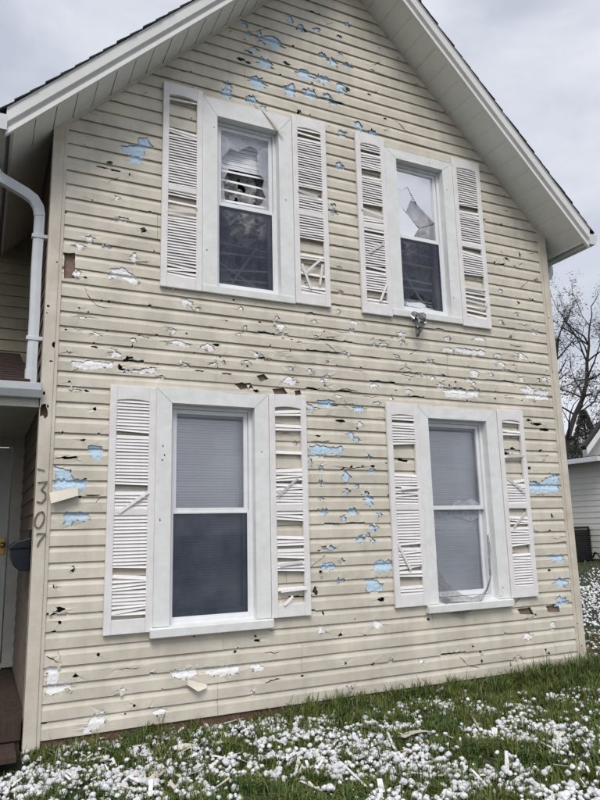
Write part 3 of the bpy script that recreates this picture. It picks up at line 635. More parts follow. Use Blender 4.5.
shutter(1.766, 2.106, .655, 2.44, [(.055, .07, 1), (.095, .135, 1), (.175, .262, 1), (.275, .345, 1), (.40, .41, 1), (.585, .65, 1), (.69, .70, 1), (.745, .765, 1), (.805, .87, 1), (.895, .94, .9)], [(.45, .43, .65, .24), (.5, .77, .1, .2), (.55, .885, .06, .22), (.4, .93, .7, .1)], 'shutter right of the lower left window with wide louvre gaps')
shutter(2.908, 3.249, .655, 2.435, [(.085, .10, 1), (.205, .355, 1), (.45, .46, 1), (.70, .715, 1), (.82, .835, 1), (.84, .905, .9)], [(.3, .76, -1.1, .26), (.6, .43, .05, .2)], 'shutter left of the lower right window')
shutter(4.184, 4.515, .656, 2.445, [(.07, .12, .8), (.135, .25, 1), (.26, .385, 1), (.535, .585, 1), (.735, .772, 1), (.62, .63, 1)], [(.45, .41, -.6, .26), (.5, .60, .75, .2), (.55, .255, .02, .24)], 'shutter right of the lower right window, upper louvres gone')
shutter(.847, 1.190, 3.253, 5.079, [(.055, .065, 1), (.085, .235, 1), (.565, .645, 1), (.9, .91, 1)], [(.5, .635, .12, .25), (.5, .60, -.05, .24)], 'shutter left of the upper left window')
shutter(2.036, 2.380, 3.264, 5.079, [(.075, .09, 1), (.105, .115, 1), (.385, .435, 1), (.60, .61, 1), (.66, .74, 1), (.76, .90, .85)], [(.5, .80, .75, .22), (.3, .86, -1.2, .24), (.72, .84, 1.4, .2), (.4, .42, -.1, .2)], 'shutter right of the upper left window, bottom louvres shattered')
shutter(2.706, 3.030, 3.256, 5.085, [(.10, .115, 1), (.2, .24, 1), (.41, .465, .9), (.555, .57, 1), (.60, .61, 1), (.76, .77, 1), (.88, .935, .9)], [(.45, .45, -.15, .24), (.55, .64, .6, .2), (.7, .88, 1.15, .2)], 'shutter left of the upper right window')
shutter(3.853, 4.207, 3.262, 5.083, [(.295, .315, 1), (.545, .56, 1), (.70, .775, 1), (.815, .93, .7)], [(.5, .86, -.12, .26), (.5, .78, .02, .25)], 'shutter right of the upper right window, upper half intact')
# ------------------------------------------------------------------ roof, soffits, fascia
XE = -0.30                                    # soffit end at the eaves
roof = empty('roof', parent=house)
YB = 7.0
def rk(x, y, dz, side): return (x if side < 0 else 2*XC-x, y, ZE+x*SL+dz)
for side in (-1, 1):
    XE = -0.285 if side < 0 else -0.175
    # deck
    MB().prism([rk(XE-.06, -OV-.02, .145, side), rk(XC, -OV-.02, .145, side), rk(XC, -OV-.02, .175, side), rk(XE-.06, -OV-.02, .175, side)], (0, YB+OV, 0)).build('roof_deck', 'sheath', roof)
    # shingle courses seen at the rake edge
    n = 30; x = XE-0.11
    for i in range(n):
        xa = XE-0.11+(XC-XE+0.11)*i/n; xb = XE-0.11+(XC-XE+0.11)*(i+1)/n+0.05; xb = min(xb, XC)
        jy = R.uniform(-.006, .006); lift = R.uniform(0, .004)
        MB().prism([rk(xa, -OV-.05+jy, .181+.012+lift, side), rk(xb, -OV-.05+jy, .181, side), rk(xb, -OV-.05+jy, .190, side), rk(xa, -OV-.05+jy, .181+.026+lift, side)], (0, YB+OV, 0)).build('shingle', 'shingle', roof)
    # fascia: folded aluminium, in sheets
    fas = empty('fascia', parent=house)
    cuts = [XE-.055, 0.62 if side < 0 else 1.15, XC]
    for a, b in zip(cuts, cuts[1:]):
        j = R.uniform(0, .004)
        def prof(x, e): return [rk(x, -OV+.02, -.012, side), rk(x, -OV-.012-e, -.012, side), rk(x, -OV-.012-e, .030, side), rk(x, -OV+.004, .045, side), rk(x, -OV+.004, .06, side), rk(x, -OV-.03-e, .075, side), rk(x, -OV-.034-e, .165, side), rk(x, -OV-.045-e, .178, side), rk(x, -OV+.02, .178, side)]
        ns = 14; mb = MB(); vv = []
        for i in range(ns+1):
            xx = a+(b-a)*i/ns; wob = 0.004*noise.noise(Vector((xx*4, side, 1)))
            vv += [(q[0], q[1]+wob*(1 if k in (1, 2, 5, 6) else 0), q[2]+wob*.6) for k, q in enumerate(prof(xx, j))]
        m_ = 9; mb.add(vv, [(i*m_+k, i*m_+(k+1) % m_, (i+1)*m_+(k+1) % m_, (i+1)*m_+k) for i in range(ns) for k in range(m_)]+[tuple(range(m_)), tuple(ns*m_+k for k in range(m_-1, -1, -1))])
        mb.build('fascia_sheet', 'fascia', fas)
    # soffit under the rake: panels running out from the wall
    sof = empty('soffit', parent=house)
    np_ = 20
    for i in range(np_):
        xa = XE+(XC-XE)*i/np_; xb = XE+(XC-XE)*(i+1)/np_-.003; d = R.uniform(0, .002)
        mb = MB(); mb.prism([rk(xa, -OV+.02, .004-d, side), rk(xb-.008, -OV+.02, .004-d, side), rk(xb-.006, -OV+.02, .010-d, side), rk(xb, -OV+.02, .010-d, side), rk(xb, -OV+.02, .02, side), rk(xa, -OV+.02, .02, side)], (0, OV-.02+.03, 0)); mb.build('soffit_panel', 'soffit', sof)
    # moulding where siding meets soffit
    MB().prism([rk(0.0, -.032, -.030, side), rk(0.0, -.032, .004, side), rk(XC, -.032, .004, side), rk(XC, -.032, -.030, side)], (0, .03, 0)).build('edge_channel', 'trimbeige', house)
    # eave: level soffit along the side wall, sub-fascia, gutter
    sx = (lambda x: x) if side < 0 else (lambda x: 2*XC-x)
    zb = ZE+XE*SL
    MB().prism([(sx(XE), .03, zb), (sx(0.0), .03, zb+.30), (sx(0.0), .03, zb+.32), (sx(XE), .03, zb+.03)], (0, YB-.5, 0)).build('eave_soffit', 'soffit', house)
    MB().prism([(sx(XE), -OV+.0, zb-.01), (sx(XE-.02), -OV, zb-.01), (sx(XE-.045), -OV, zb+.115), (sx(XE), -OV, zb+.12)], (0, YB, 0)).build('eave_fascia', 'fascia', house)
    gut = empty('gutter', parent=house)
    gx = XE-.048
    pr = [(gx, zb-.035), (gx-.075, zb-.035), (gx-.105, zb+.02), (gx-.115, zb+.075), (gx-.108, zb+.075), (gx-.098, zb+.022), (gx-.07, zb-.028), (gx-.006, zb-.028), (gx-.006, zb+.075), (gx, zb+.075)]
    MB().prism([(sx(x), -OV-.03, z) for x, z in pr], (0, YB, 0)).build('trough', 'gutter', gut)
    MB().prism([(sx(x), -OV-.034, z) for x, z in [(gx, zb-.037), (gx-.077, zb-.037), (gx-.118, zb+.078), (gx, zb+.078)]], (0, .004, 0)).build('end_cap', 'gutter', gut)
# downspouts
ds = empty('downspout', parent=house)
def ribbed(pts, sx_, sy_, name, parent, m='gutter'):
    mb = MB(); pts = [Vector(q) for q in pts]; n = len(pts); seg = 16; k = 0; v = []
    for i, q in enumerate(pts):
        t = (pts[min(i+1, n-1)]-pts[max(i-1, 0)]).normalized(); yv = Vector((0, 1, 0)); xv = yv.cross(t).normalized(); 
        for j in range(seg):
            a = 2*math.pi*j/seg; c, s = math.cos(a), math.sin(a); e = 0.35
            u = math.copysign(abs(c)**e, c)*sx_*(1-.08*(j % 2)); w2 = math.copysign(abs(s)**e, s)*sy_*(1-.08*(j % 2)); v.append(q+xv*u+yv*w2)
    mb.add(v, [(i*seg+j, i*seg+(j+1) % seg, (i+1)*seg+(j+1) % seg, (i+1)*seg+j) for i in range(n-1) for j in range(seg)]+[tuple(range(seg)), tuple((n-1)*seg+j for j in range(seg))])
    return mb.build(name, m, parent)
yd = 0.06
ribbed([(-.405, yd, 4.10), (-.40, yd, 4.04), (-.37, yd, 3.99), (-.33, yd, 3.965), (-.17, yd, 3.89), (-.11, yd, 3.85), (-.075, yd, 3.79), (-.063, yd, 3.72)], .042, .034, 'elbow', ds)
ribbed([(-.063, yd, 3.74), (-.066, yd, 3.3), (-.061, yd, 2.9), (-.064, yd, 2.47)], .039, .031, 'pipe', ds)
ribbed([(-.064, yd, 2.52), (-.064, yd, 2.46), (-.066, yd, 2.38), (-.085, yd, 2.35)], .043, .035, 'shoe', ds)
for zs in (3.55, 2.75): box('strap', 'gutter', ds, -.112, .012, yd-.036, yd+.02, zs-.014, zs+.014, .002)
dr = empty('downspout', parent=house)
yr = .22
zb = ZE-.175*SL
ribbed([(2*XC+.30, yr, zb-.03), (2*XC+.30, yr, zb-.12), (2*XC+.27, yr, zb-.17), (2*XC+.22, yr, zb-.20), (2*XC+.12, yr, zb-.22), (2*XC+.07, yr, zb-.26), (2*XC+.055, yr, zb-.36)], .036, .03, 'elbow', dr, 'gutter')
ribbed([(2*XC+.055, yr, zb-.38), (2*XC+.055, yr, 0.0)], .034, .03, 'pipe', dr, 'gutter')
# ------------------------------------------------------------------ shell of the house: side walls, back wall, rooms
YW = 1.95                                        # face of the set-back wing
sw = empty('side_wall', parent=house)
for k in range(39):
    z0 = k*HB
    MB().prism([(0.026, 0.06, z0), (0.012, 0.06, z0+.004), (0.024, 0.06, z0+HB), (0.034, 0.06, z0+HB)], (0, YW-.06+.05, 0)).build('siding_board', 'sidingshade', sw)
box('side_sheathing', 'sheath', sw, 0.036, 0.06, 0.036, YB-.4, -.1, ZE+.03)
rw = box('right_wall', 'siding', house, W-.05, W-.012, 0.036, YB-.4, -.14, ZE+.04); box('back_wall', 'siding', house, 0.06, W-.05, YB-.45, YB-.4, -.14, ZE+.04)
rooms = empty('rooms', parent=house)
for nm, b in (('room_floor', (.06, W-.05, .14, 1.5, .0, .02)), ('upper_floor', (.06, W-.05, .14, 1.5, 2.75, 2.8)), ('room_wall', (.06, W-.05, 1.5, 1.55, .0, 4.38)), ('room_wall', (1.1, W-1.1, 1.5, 1.55, 4.381, 5.39)), ('ceiling', (1.1, W-1.1, .14, 1.55, 5.4, 5.45)), ('partition', (2.5, 2.55, .14, 1.5, 0, 5.39))): box(nm, 'room', rooms, *b)
# inner lining round the openings keeps the wall cavity closed
V2, T = sheet([(0.06, 0.02), (W-.05, 0.02), (W-.05, ZE), (W-.7, 5.15), (.7, 5.15), (.06, ZE)], open_h); me = bpy.data.meshes.new('room_lining'); me.from_pydata([(x, 0.137, z) for x, z in V2], [], T); link('room_lining', me, 'room', rooms)
for v in WIN.values():
    mb = MB(); 
    for b in ((v[4]-.03, v[4]-.006, v[6]-.03, v[7]+.03), (v[5]+.006, v[5]+.03, v[6]-.03, v[7]+.03)): mb.box(b[0], b[1], .076, .1365, b[2], b[3])
    for b in ((v[4]-.006, v[5]+.006, v[6]-.03, v[6]-.004), (v[4]-.006, v[5]+.006, v[7]+.004, v[7]+.03)): mb.box(b[0], b[1], .076, .1365, b[2], b[3])
    mb.build('jamb', 'room', rooms)
# foundation bricks below the siding
fd = empty('foundation', parent=house)
box('mortar', 'mortar', fd, .03, W-.03, 0.0, .06, -.5, -.006)
bmesh_brick = MB().box(-.1, .1, -.008, .02, -.03, .03).mesh('brick')
for row in range(3):
    for i in range(24):
        x = .12+.213*i+(.1065 if row % 2 else 0)
        if x > W-.12: continue
        o = link('brick', bmesh_brick, 'brick', fd, (x, R.uniform(-.003, .002), -.04-.071*row))
        if not o.modifiers: pass
# ------------------------------------------------------------------ set-back wing with porch on the left
wing = empty('wing_wall', parent=house)
XL = -4.2
DX0, DX1 = -1.02, -0.09                           # door leaf
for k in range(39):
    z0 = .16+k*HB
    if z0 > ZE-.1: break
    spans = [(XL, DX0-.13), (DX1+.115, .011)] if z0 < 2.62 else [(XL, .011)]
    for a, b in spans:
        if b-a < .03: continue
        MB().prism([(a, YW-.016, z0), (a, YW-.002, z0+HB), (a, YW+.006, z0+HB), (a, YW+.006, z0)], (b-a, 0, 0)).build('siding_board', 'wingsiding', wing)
for a, b, z0, z1 in ((XL, DX0-.02, -.14, 4.5), (DX1+.01, .036, -.14, 4.5), (DX0-.02, DX1+.01, 2.62, 4.5)): box('wing_sheathing', 'sheath', wing, a, b, YW+.008, YW+.08, z0, z1)
box('wing_soffit', 'soffit', house, XL, -.42, YW-.85, YW+.0, 4.30, 4.32); box('wing_fascia', 'fascia', house, XL, -.47, YW-.88, YW-.852, 4.28, 4.45)  # overhang depth added to shade the side wall
MB().prism([(XL, YW-.9, 4.46), (XL, YW+2.6, 4.9), (XL, YW+2.6, 4.95), (XL, YW-.9, 4.5)], (3.7, 0, 0)).build('wing_roof', 'shingle', house)
door = empty('door', parent=house)
mb = MB(); mb.box(DX0, DX1, YW-.0, YW+.05, .20, 2.17); lf = mb.build('leaf', 'door', door, .003)
for (a, b, c, d) in ((.10, .42, .25, .85), (.10, .42, 1.02, 1.75), (.52, .83, .25, .85), (.52, .83, 1.02, 1.75)):
    MB().prism([(DX0+a, YW-.001, .2+c), (DX0+b, YW-.001, .2+c), (DX0+b, YW-.001, .2+d), (DX0+a, YW-.001, .2+d)], (0, -.010, 0)).build('panel', 'door', door, .006)
for a, b, c, d, nm in ((DX0-.12, DX0-.012, .16, 2.62, 'casing'), (DX1+.012, DX1+.112, .16, 2.62, 'casing'), (DX0-.0115, DX1+.0115, 2.52, 2.62, 'casing'), (DX0-.0115, DX1+.0115, 2.18, 2.28, 'transom_bar'), (DX0-.0115, DX1+.0115, .15, .195, 'threshold')): box(nm, 'casing', door, a, b, YW-.03, YW+.04, c, d, .004)
box('transom_pane', 'dark', door, DX0-.01, DX1+.01, YW+.005, YW+.02, 2.28, 2.52)
kq = on(2.5, 545, YW-.02); box('lock_plate', 'brass', door, kq.x-.022, kq.x+.022, YW-.012, YW-.001, kq.z-.09, kq.z+.07, .004)
mb = MB(); 
mb.tube([(kq.x, YW-.01, kq.z), (kq.x, YW-.04, kq.z), (kq.x, YW-.05, kq.z), (kq.x, YW-.068, kq.z)], [.012, .012, .028, .018], 12); mb.build('door_knob', 'brass', door, smooth=True)
# porch roof
pr_ = empty('porch_roof', parent=house)
ZG = 2.39
MB().prism([(XL, -.02, ZG-.02), (XL, YW-.02, ZG+.66), (XL, YW-.02, ZG+.70), (XL, -.06, ZG+.005)], (-XL-.075, 0, 0)).build('roof_deck', 'sheath', pr_)
for i in range(14):
    t0, t1 = i/14, (i+1)/14+.02
    MB().prism([(XL, -.07+(YW+.04)*t0, ZG+.012+.70*t0), (XL, -.07+(YW+.04)*t1, ZG+.006+.70*t1), (XL, -.07+(YW+.04)*t1, ZG+.012+.70*t1), (XL, -.07+(YW+.04)*t0, ZG+.026+.70*t0)], (-XL-.074, 0, 0)).build('shingle_course', 'redshingle', pr_)
box('porch_fascia', 'casing', pr_, XL, -.005, -.02, .01, ZG-.16, ZG-.022); box('porch_ceiling', 'casing', pr_, XL, .011, .012, YW-.02, ZG-.13, ZG-.11)
g = [(-.022, -.10), (-.075, -.10), (-.105, -.05), (-.112, .0), (-.104, .0), (-.097, -.046), (-.07, -.092), (-.030, -.092), (-.030, .0), (-.022, .0)]
pg = MB().prism([(XL, y, ZG+z) for y, z in g], (-XL+.002, 0, 0)).build('porch_gutter', 'gutter', pr_, .002); MB().prism([(.002, y, ZG+z) for y, z in ((-.022, -.102), (-.077, -.102), (-.114, .002), (-.022, .002))], (.004, 0, 0)).build('gutter_end', 'gutter', pr_)
# porch floor
pf = empty('porch_floor', parent=house)
for i in range(15): box('floor_board', 'deck', pf, XL, .005, .02+.13*i, .145+.13*i, .12, .148)
box('porch_skirt', 'deck', pf, XL, -.012, .0, .018, .02, .146); box('porch_base', 'deck', pf, XL, -.014, .022, .05, -.3, .015); box('porch_step', 'deck', pf, XL, -.05, -.33, -.005, -.02, .01)
# mailbox on the side wall in the porch
mbx = empty('wall_mailbox', 'dark navy metal mailbox hung inside the porch beside the house number', 'mailbox', loc=(0.01, .3, 1.12))
prof = [(0, -.04), (-.06, -.04), (-.10, -.01), (-.125, .05), (-.13, .12), (-.0, .12)]
MB().prism([(x, 0, z) for x, z in prof], (0, .36, 0)).build('box', 'navy', mbx, .006)
MB().prism([(-.001, -.008, .122), (-.15, -.008, .118), (-.15, -.008, .128), (-.09, -.008, .172), (-.001, -.008, .195)], (0, .376, 0)).build('lid', 'navy', mbx, .004)
MB().prism([(.0, .1, .17), (-.006, .1, .17), (-.006, .1, .235), (.0, .1, .245)], (0, .16, 0)).build('hanger', 'navy', mbx)
# ------------------------------------------------------------------ ground
def axis(a, b, c, d, s): 
    o = [-400, -150, -60, -30, -15]; o = [q for q in o if q < a-3]
    k = int((b-a)/s); o += [a+(b-a)*i/k for i in range(k+1)]; x = b
    while x < d: x += max(s, (x-b)*0.25+0.3); o.append(x)
    return o
gx_ = axis(-3, 9, 0, 400, .1); gy_ = axis(-4, 3, 0, 400, .1)
v = [(x, y, gz(x, y)) for y in gy_ for x in gx_]; nx = len(gx_)
me = bpy.data.meshes.new('ground'); me.from_pydata(v, [], [(j*nx+i, j*nx+i+1, (j+1)*nx+i+1, (j+1)*nx+i) for j in range(len(gy_)-1) for i in range(nx-1)]); me.polygons.foreach_set('use_smooth', [True]*len(me.polygons))
ground = link('ground', me, 'ground'); ground['kind'] = 'structure'
def vis(x, y, z, mg=120):
    px, py, d = proj((x, y, z)); return d > 0.3 and -mg < px < 600+mg and -mg < py < 800+mg
def hidden(x, y): return (0.0 < x < W+.02 and y > -.005) or (x <= 0.0 and y > -.34)
# how thickly the hail lies (0..1); the grass stands where it does not
def hd(x, y):
    a = .7*noise.noise(Vector((x*1.7+3, y*2.1, 1.3)))+0.7*noise.noise(Vector((x*5.1, y*6.1, 7)))
    base = 0.43+0.18*(1-math.exp(min(0, y)*0.9)) if y < 0 else 0.5
    if x > 5.3 and y > -.6: base = 0.95 if 0.3 < y < 4.6 else 0.36 if y < 6.5 else 0.12
    if x < 2.0 and y > -1.3: base += 0.24
    if 3.9 < x < 5.6 and y > -.55: base -= .26
    if 2.2 < x < 4 and y > -.22: base -= .08
    return max(0.02, min(1, base+a*1.05))
# grass blades, one mesh
rng = np.random.default_rng(3)
BV, BF = [], []
def blade(x, y, h, lean, az, wd):
    z = gz(x, y)-.004; dx, dy = math.cos(az), math.sin(az); sx_, sy_ = -dy*wd, dx*wd; k = len(BV)
    m1 = (x+dx*lean*.3*h, y+dy*lean*.3*h, z+h*.55); tp = (x+dx*lean*h, y+dy*lean*h, z+h*max(.35, 1-.45*lean))
    BV.extend([(x-sx_, y-sy_, z), (x+sx_, y+sy_, z), (m1[0]+sx_*.8, m1[1]+sy_*.8, m1[2]), (m1[0]-sx_*.8, m1[1]-sy_*.8, m1[2]), tp]); BF.extend([(k, k+1, k+2, k+3), (k+3, k+2, k+4)])
tot = 0
while tot < 80000:
    x = R.uniform(-1.3, 7.4); y = R.uniform(-3.4, 0.05) if x < W+.05 else R.uniform(-2.2, 1.6)
    if hidden(x, y) or not vis(x, y, -.1): continue
    d = hd(x, y)
    if R.random() < d*.72 or noise.noise(Vector((x*6, y*6, 21))) > .33: continue
    near = math.exp(-abs(y)*5) if 0 < x < W+.3 else 0
    h = R.uniform(.03, .10)*(1+.55*noise.noise(Vector((x*3.3, y*3.3, 31))))*(1+.9*near*R.random())*(1.25 if d < .2 else 1)
    blade(x, y, h, R.uniform(.1, 1.1), R.uniform(0, 6.283), R.uniform(.0022, .0048)); tot += 1
for i in range(640):                                   # coarse tufts
    x = R.uniform(.2, 6.2) if R.random() < .5 else R.uniform(2.2, 5.4); y = -.03-abs(R.gauss(0, .4)) if R.random() < .72 else R.uniform(-2.4, 0)
    if x < 1.6 and R.random() < .6: continue
    if hidden(x, y) or hd(x, y) > .72: continue
    hh = R.uniform(.09, .19)*(1.25 if x > 4 else 1)*(1.15 if y > -.3 else .85)
    for j in range(R.randint(14, 34)): blade(x+R.gauss(0, .03), y+R.gauss(0, .025), hh*R.uniform(.6, 1.2), R.uniform(.1, .9), R.uniform(0, 6.283), R.uniform(.0025, .005))
for i in range(9000):                                  # the lawn beyond the corner
    x = R.uniform(5.4, 17); y = R.uniform(1.5, 11)
    if not vis(x, y, gz(x, y), 10) or R.random() < hd(x, y)*.9: continue
    blade(x, y, R.uniform(.05, .11), R.uniform(.2, 1), R.uniform(0, 6.283), R.uniform(.004, .009))
me = bpy.data.meshes.new('grass'); me.from_pydata(BV, [], BF); gr = link('grass', me, 'grass'); tag(gr, 'ragged green grass showing between the hailstones', 'grass', kind='stuff')
# hailstones: a few lumpy shapes, shared
def stone(seed, sub):
    bm = bmesh.new(); bmesh.ops.create_icosphere(bm, subdivisions=sub, radius=1)
    for q in bm.verts: q.co *= 1+.38*noise.noise(q.co*1.2+Vector((seed*7, 0, 0)))+.20*noise.noise(q.co*2.6+Vector((0, seed*5, 0)))
    me = bpy.data.meshes.new('hailstone'); bm.to_mesh(me); bm.free(); me.polygons.foreach_set('use_smooth', [True]*len(me.polygons)); me.materials.append(M['hail']); return me
big = [stone(s, 3) for s in range(6)]; small = [stone(s, 2) for s in range(6)]
spots = []
tries = 0
while len(spots) < 14500 and tries < 500000:
    tries += 1
    if R.random() < .72: x = R.uniform(-1.3, 6.6); y = R.uniform(-3.4, -.01)
    else: x = R.uniform(5.15, 13); y = R.uniform(-.4, 8)
    if hidden(x, y) or not vis(x, y, gz(x, y), 120): continue
    d = hd(x, y)
    if R.random() > d**2.0: continue
    r = min(.024, max(.004, R.gauss(.0118, .0055)))*(1.25 if y > 1 else 1)
    spots.append((x, y, r))
scored = sorted(((proj((x, y, gz(x, y)))[2]/r, i) for i, (x, y, r) in enumerate(spots) if vis(x, y, gz(x, y), -4)))
ind = {i for _, i in scored[:300]}
base = [(np.array([v_.co[:] for v_ in m_.vertices]), [tuple(p.vertices) for p in m_.polygons]) for m_ in small]
SV, SF, off = [], [], 0
for i, (x, y, r) in enumerate(spots):
    d = hd(x, y); z = gz(x, y)+r*.75+(R.uniform(.005, .045) if d < .6 else R.uniform(0, .032))
    e = (R.uniform(0, 6), R.uniform(0, 6), R.uniform(0, 6)); s = (r, r*R.uniform(.85, 1.05), r*R.uniform(.75, .95))
    if i in ind:
        o = link('hailstone', big[i % 6], None, None, (x, y, z)); o.rotation_euler = (0, 0, e[2]); o.scale = s
        tag(o, 'white hailstone lying in the grass before the house', 'hailstone', 'hailstones on the lawn')
    else:
        bv, bf = base[i % 6]; ca, sa = math.cos(e[2]), math.sin(e[2]); q = bv*np.array(s); q = np.stack([q[:, 0]*ca-q[:, 1]*sa, q[:, 0]*sa+q[:, 1]*ca, q[:, 2]], 1)+np.array((x, y, z))
        SV.append(q); SF += [tuple(k+off for k in f) for f in bf]; off += len(q)
me = bpy.data.meshes.new('hail_cover'); me.from_pydata(np.concatenate(SV).tolist(), [], SF); me.polygons.foreach_set('use_smooth', [True]*len(me.polygons))
tag(link('hail_cover', me, 'hail'), 'carpet of smaller white hailstones over the lawn', 'hail', kind='stuff')
# ------------------------------------------------------------------ debris on the lawn
def strip(px0, py0, px1, py1, wd, m, name, label, cat, lift=.05, th=.003, curl=.0):
    a = ground_at(px0, py0); b = ground_at(px1, py1); a.z += lift; b.z += lift*R.uniform(.6, 1.3); d = b-a; n = Vector((-d.y, d.x, 0)).normalized()*wd/2; n.z = R.uniform(-.3, .3)*wd
    mb = MB(); k = 5; v = []
    for i in range(k+1):
        t = i/k; c = a+d*t+Vector((0, 0, curl*math.sin(math.pi*t))); e = 1+R.uniform(-.06, .06)
        v += [c-n*e, c+n*e, c+n*e+Vector((0, 0, th)), c-n*e+Vector((0, 0, th))]
    f = [(0, 1, 2, 3), (4*k+3, 4*k+2, 4*k+1, 4*k)]
    for i in range(k):
        for j in range(4): f.append((4*i+j, 4*i+4+j, 4*i+4+(j+1) % 4, 4*i+(j+1) % 4))
    o = mb.add(v, f).build(name, m, None); tag(o, label, cat, 'debris on the lawn'); return o
S = 'snapped_louvre'
strip(120,742,200,731, .03, 'siding', 'siding_strip', 'long cream siding strip lying against the foundation at the left', 'siding', .03)
strip(217,733,246,724, .022, 'shutter', S, 'white louvre strip on the grass just right of the long cream strip', 'louvre', .05)
strip(276,746,302,736, .022, 'shutter', S, 'white louvre strip in the middle foreground below the lower left window', 'louvre', .05)
strip(296,783,300,757, .02, 'shutter', S, 'white louvre strip pointing at the viewer at the bottom middle', 'louvre', .05)
strip(300,712,316,720, .02, 'shutter', S, 'short white louvre piece near the dead stalk by the wall', 'louvre', .04)
strip(342,772,366,793, .022, 'shutter', S, 'white louvre strip slanting at the bottom right of centre', 'louvre', .05)
strip(388,741,395,757, .018, 'shutter', S, 'short white louvre piece left of the cream siding chunk', 'louvre', .055)
strip(402,747,429,741, .075, 'siding', 'siding_chunk', 'broad cream siding chunk lying on the hail', 'siding', .06, curl=.015)
strip(507,760,508,782, .022, 'shutter', S, 'white louvre strip standing out among dense hail at the right', 'louvre', .05)
strip(301,791,322,799, .022, 'shutter', S, 'white louvre strip at the bottom edge of the picture', 'louvre', .05)
strip(588,690,602,698, .022, 'shutter', S, 'white louvre strip in the grass at the right edge', 'louvre', .05)
strip(472,722,479,736, .02, 'siding', 'siding_chip', 'small cream siding chip in the grass right of the middle', 'siding', .05)
strip(8,735,22,741, .03, 'shutter', S, 'white louvre piece by the porch step at the left edge', 'louvre', .03)
strip(84,770,104,764, .05, 'siding', 'siding_chip', 'cream siding chip in the hail at the lower left', 'siding', .05)
strip(176,757,196,752, .05, 'siding', 'siding_chip', 'cream siding chip below the long cream strip', 'siding', .05, curl=.01)
strip(150,790,163,779, .04, 'siding', 'siding_chip', 'cream siding chip near the bottom edge at the left', 'siding', .05)
strip(236,766,250,772, .045, 'whitefoam', 'foam_scrap', 'torn scrap of white foam in the lower left grass', 'foam', .045)
strip(548,742,566,737, .02, 'shutter', S, 'white louvre piece on the hail right of the slanting strips', 'louvre', .05)
strip(440,786,452,776, .03, 'siding', 'siding_chip', 'cream siding chip near the bottom edge at the right', 'siding', .05)
for i in range(120):
    px, py = R.uniform(5, 590)*R.choice([1, 1, .55]), R.uniform(725, 798); 
    q = ground_at(px, py)
    if hidden(q.x, q.y): continue
    s = R.uniform(.015, .05); a = R.uniform(0, 6.3); e_ = R.uniform(.15, .5); ca, sa = math.cos(a)*s, math.sin(a)*s; up_ = R.uniform(-.025, .025)
    pts = [(q.x+u_*ca-v_*e_*sa*R.uniform(.6, 1.2), q.y+u_*sa+v_*e_*ca*R.uniform(.6, 1.2), q.z+.05+u_*up_+R.uniform(-.004, .004)) for u_, v_ in ((-1, -1), (1, -1), (1, 1), (-1, 1))]
    o = MB().prism(pts, (0, 0, .002)).build('vinyl_shard', R.choice(['siding', 'shutter', 'shutter']), None); tag(o, 'small broken vinyl shard scattered on the hail', 'shard', 'vinyl shards on the lawn')
# dead stalks and leaves by the wall
def stalk(px, py, ztop, label, lean):
    q = ground_at(px, py); mb = MB(); h = ztop; pts = [(q.x+lean*t*t, q.y, q.z+h*t) for t in (0, .3, .6, .85, 1)]
    mb.tube(pts, [.004, .0035, .003, .002, .001], 5)
    for t in (.45, .62, .8): mb.tube([(q.x+lean*t*t, q.y, q.z+h*t), (q.x+lean*t*t+R.choice([-1, 1])*.04, q.y-.02, q.z+h*t+.06)], [.002, .001], 4)
    tag(mb.build('dead_stalk', 'stalk', None), label, 'stalk', 'dead stalks by the wall')
stalk(298, 714, .30, 'thin brown dead stalk before the wall below the middle', .03); stalk(411, 694, .36, 'thin brown dead stalk before the wall right of the middle', -.02); stalk(375, 692, .17, 'short brown dead stalk in the grass between the two taller ones', .03)
stalk(113, 738, .16, 'dark weed stalk at the wall foot on the left', .01)
def leaf3(c, s, nrm_y, m, label, grp):
    a = R.uniform(0, 6.3); pts = []
    for k in range(8):
        t = 2*math.pi*k/8; u = s*math.cos(t); w2 = s*.45*math.sin(t)*(1+.3*math.cos(t)); u, w2 = u*math.cos(a)-w2*math.sin(a), u*math.sin(a)+w2*math.cos(a)
        pts.append((c[0]+u, c[1]-R.uniform(0, .006), c[2]+w2) if nrm_y else (c[0]+u, c[1]+w2, c[2]+R.uniform(0, .01)))
    tag(MB().prism(pts, (0, .0008, 0) if nrm_y else (0, 0, .0008)).build('leaf', m, None), label, 'leaf', grp)
for px, py, lb in ((109.5,162.5,'dark green leaf stuck to siding left of the upper left shutter'),(143,230,'dark leaf stuck to siding below the blue patch at the upper left'),(315,591,'dark leaf stuck to siding between the lower windows'),(207,31,'dark leaf stuck high in the gable on the left'),(73,569,'small dark leaf stuck to siding left of the lower left shutter')):
    q = on(px, py, -.024); leaf3(q, .026 if px != 73 else .016, True, 'leafd', lb, 'leaves stuck to the siding')
for i in range(26):
    q = ground_at(R.uniform(5, 590), R.uniform(730, 795))
    if hidden(q.x, q.y): continue
    leaf3((q.x, q.y, q.z+.05), R.uniform(.012, .024), False, R.choice(['leafb', 'leafb', 'leafd']), 'small fallen leaf lying on the hail and grass', 'fallen leaves')
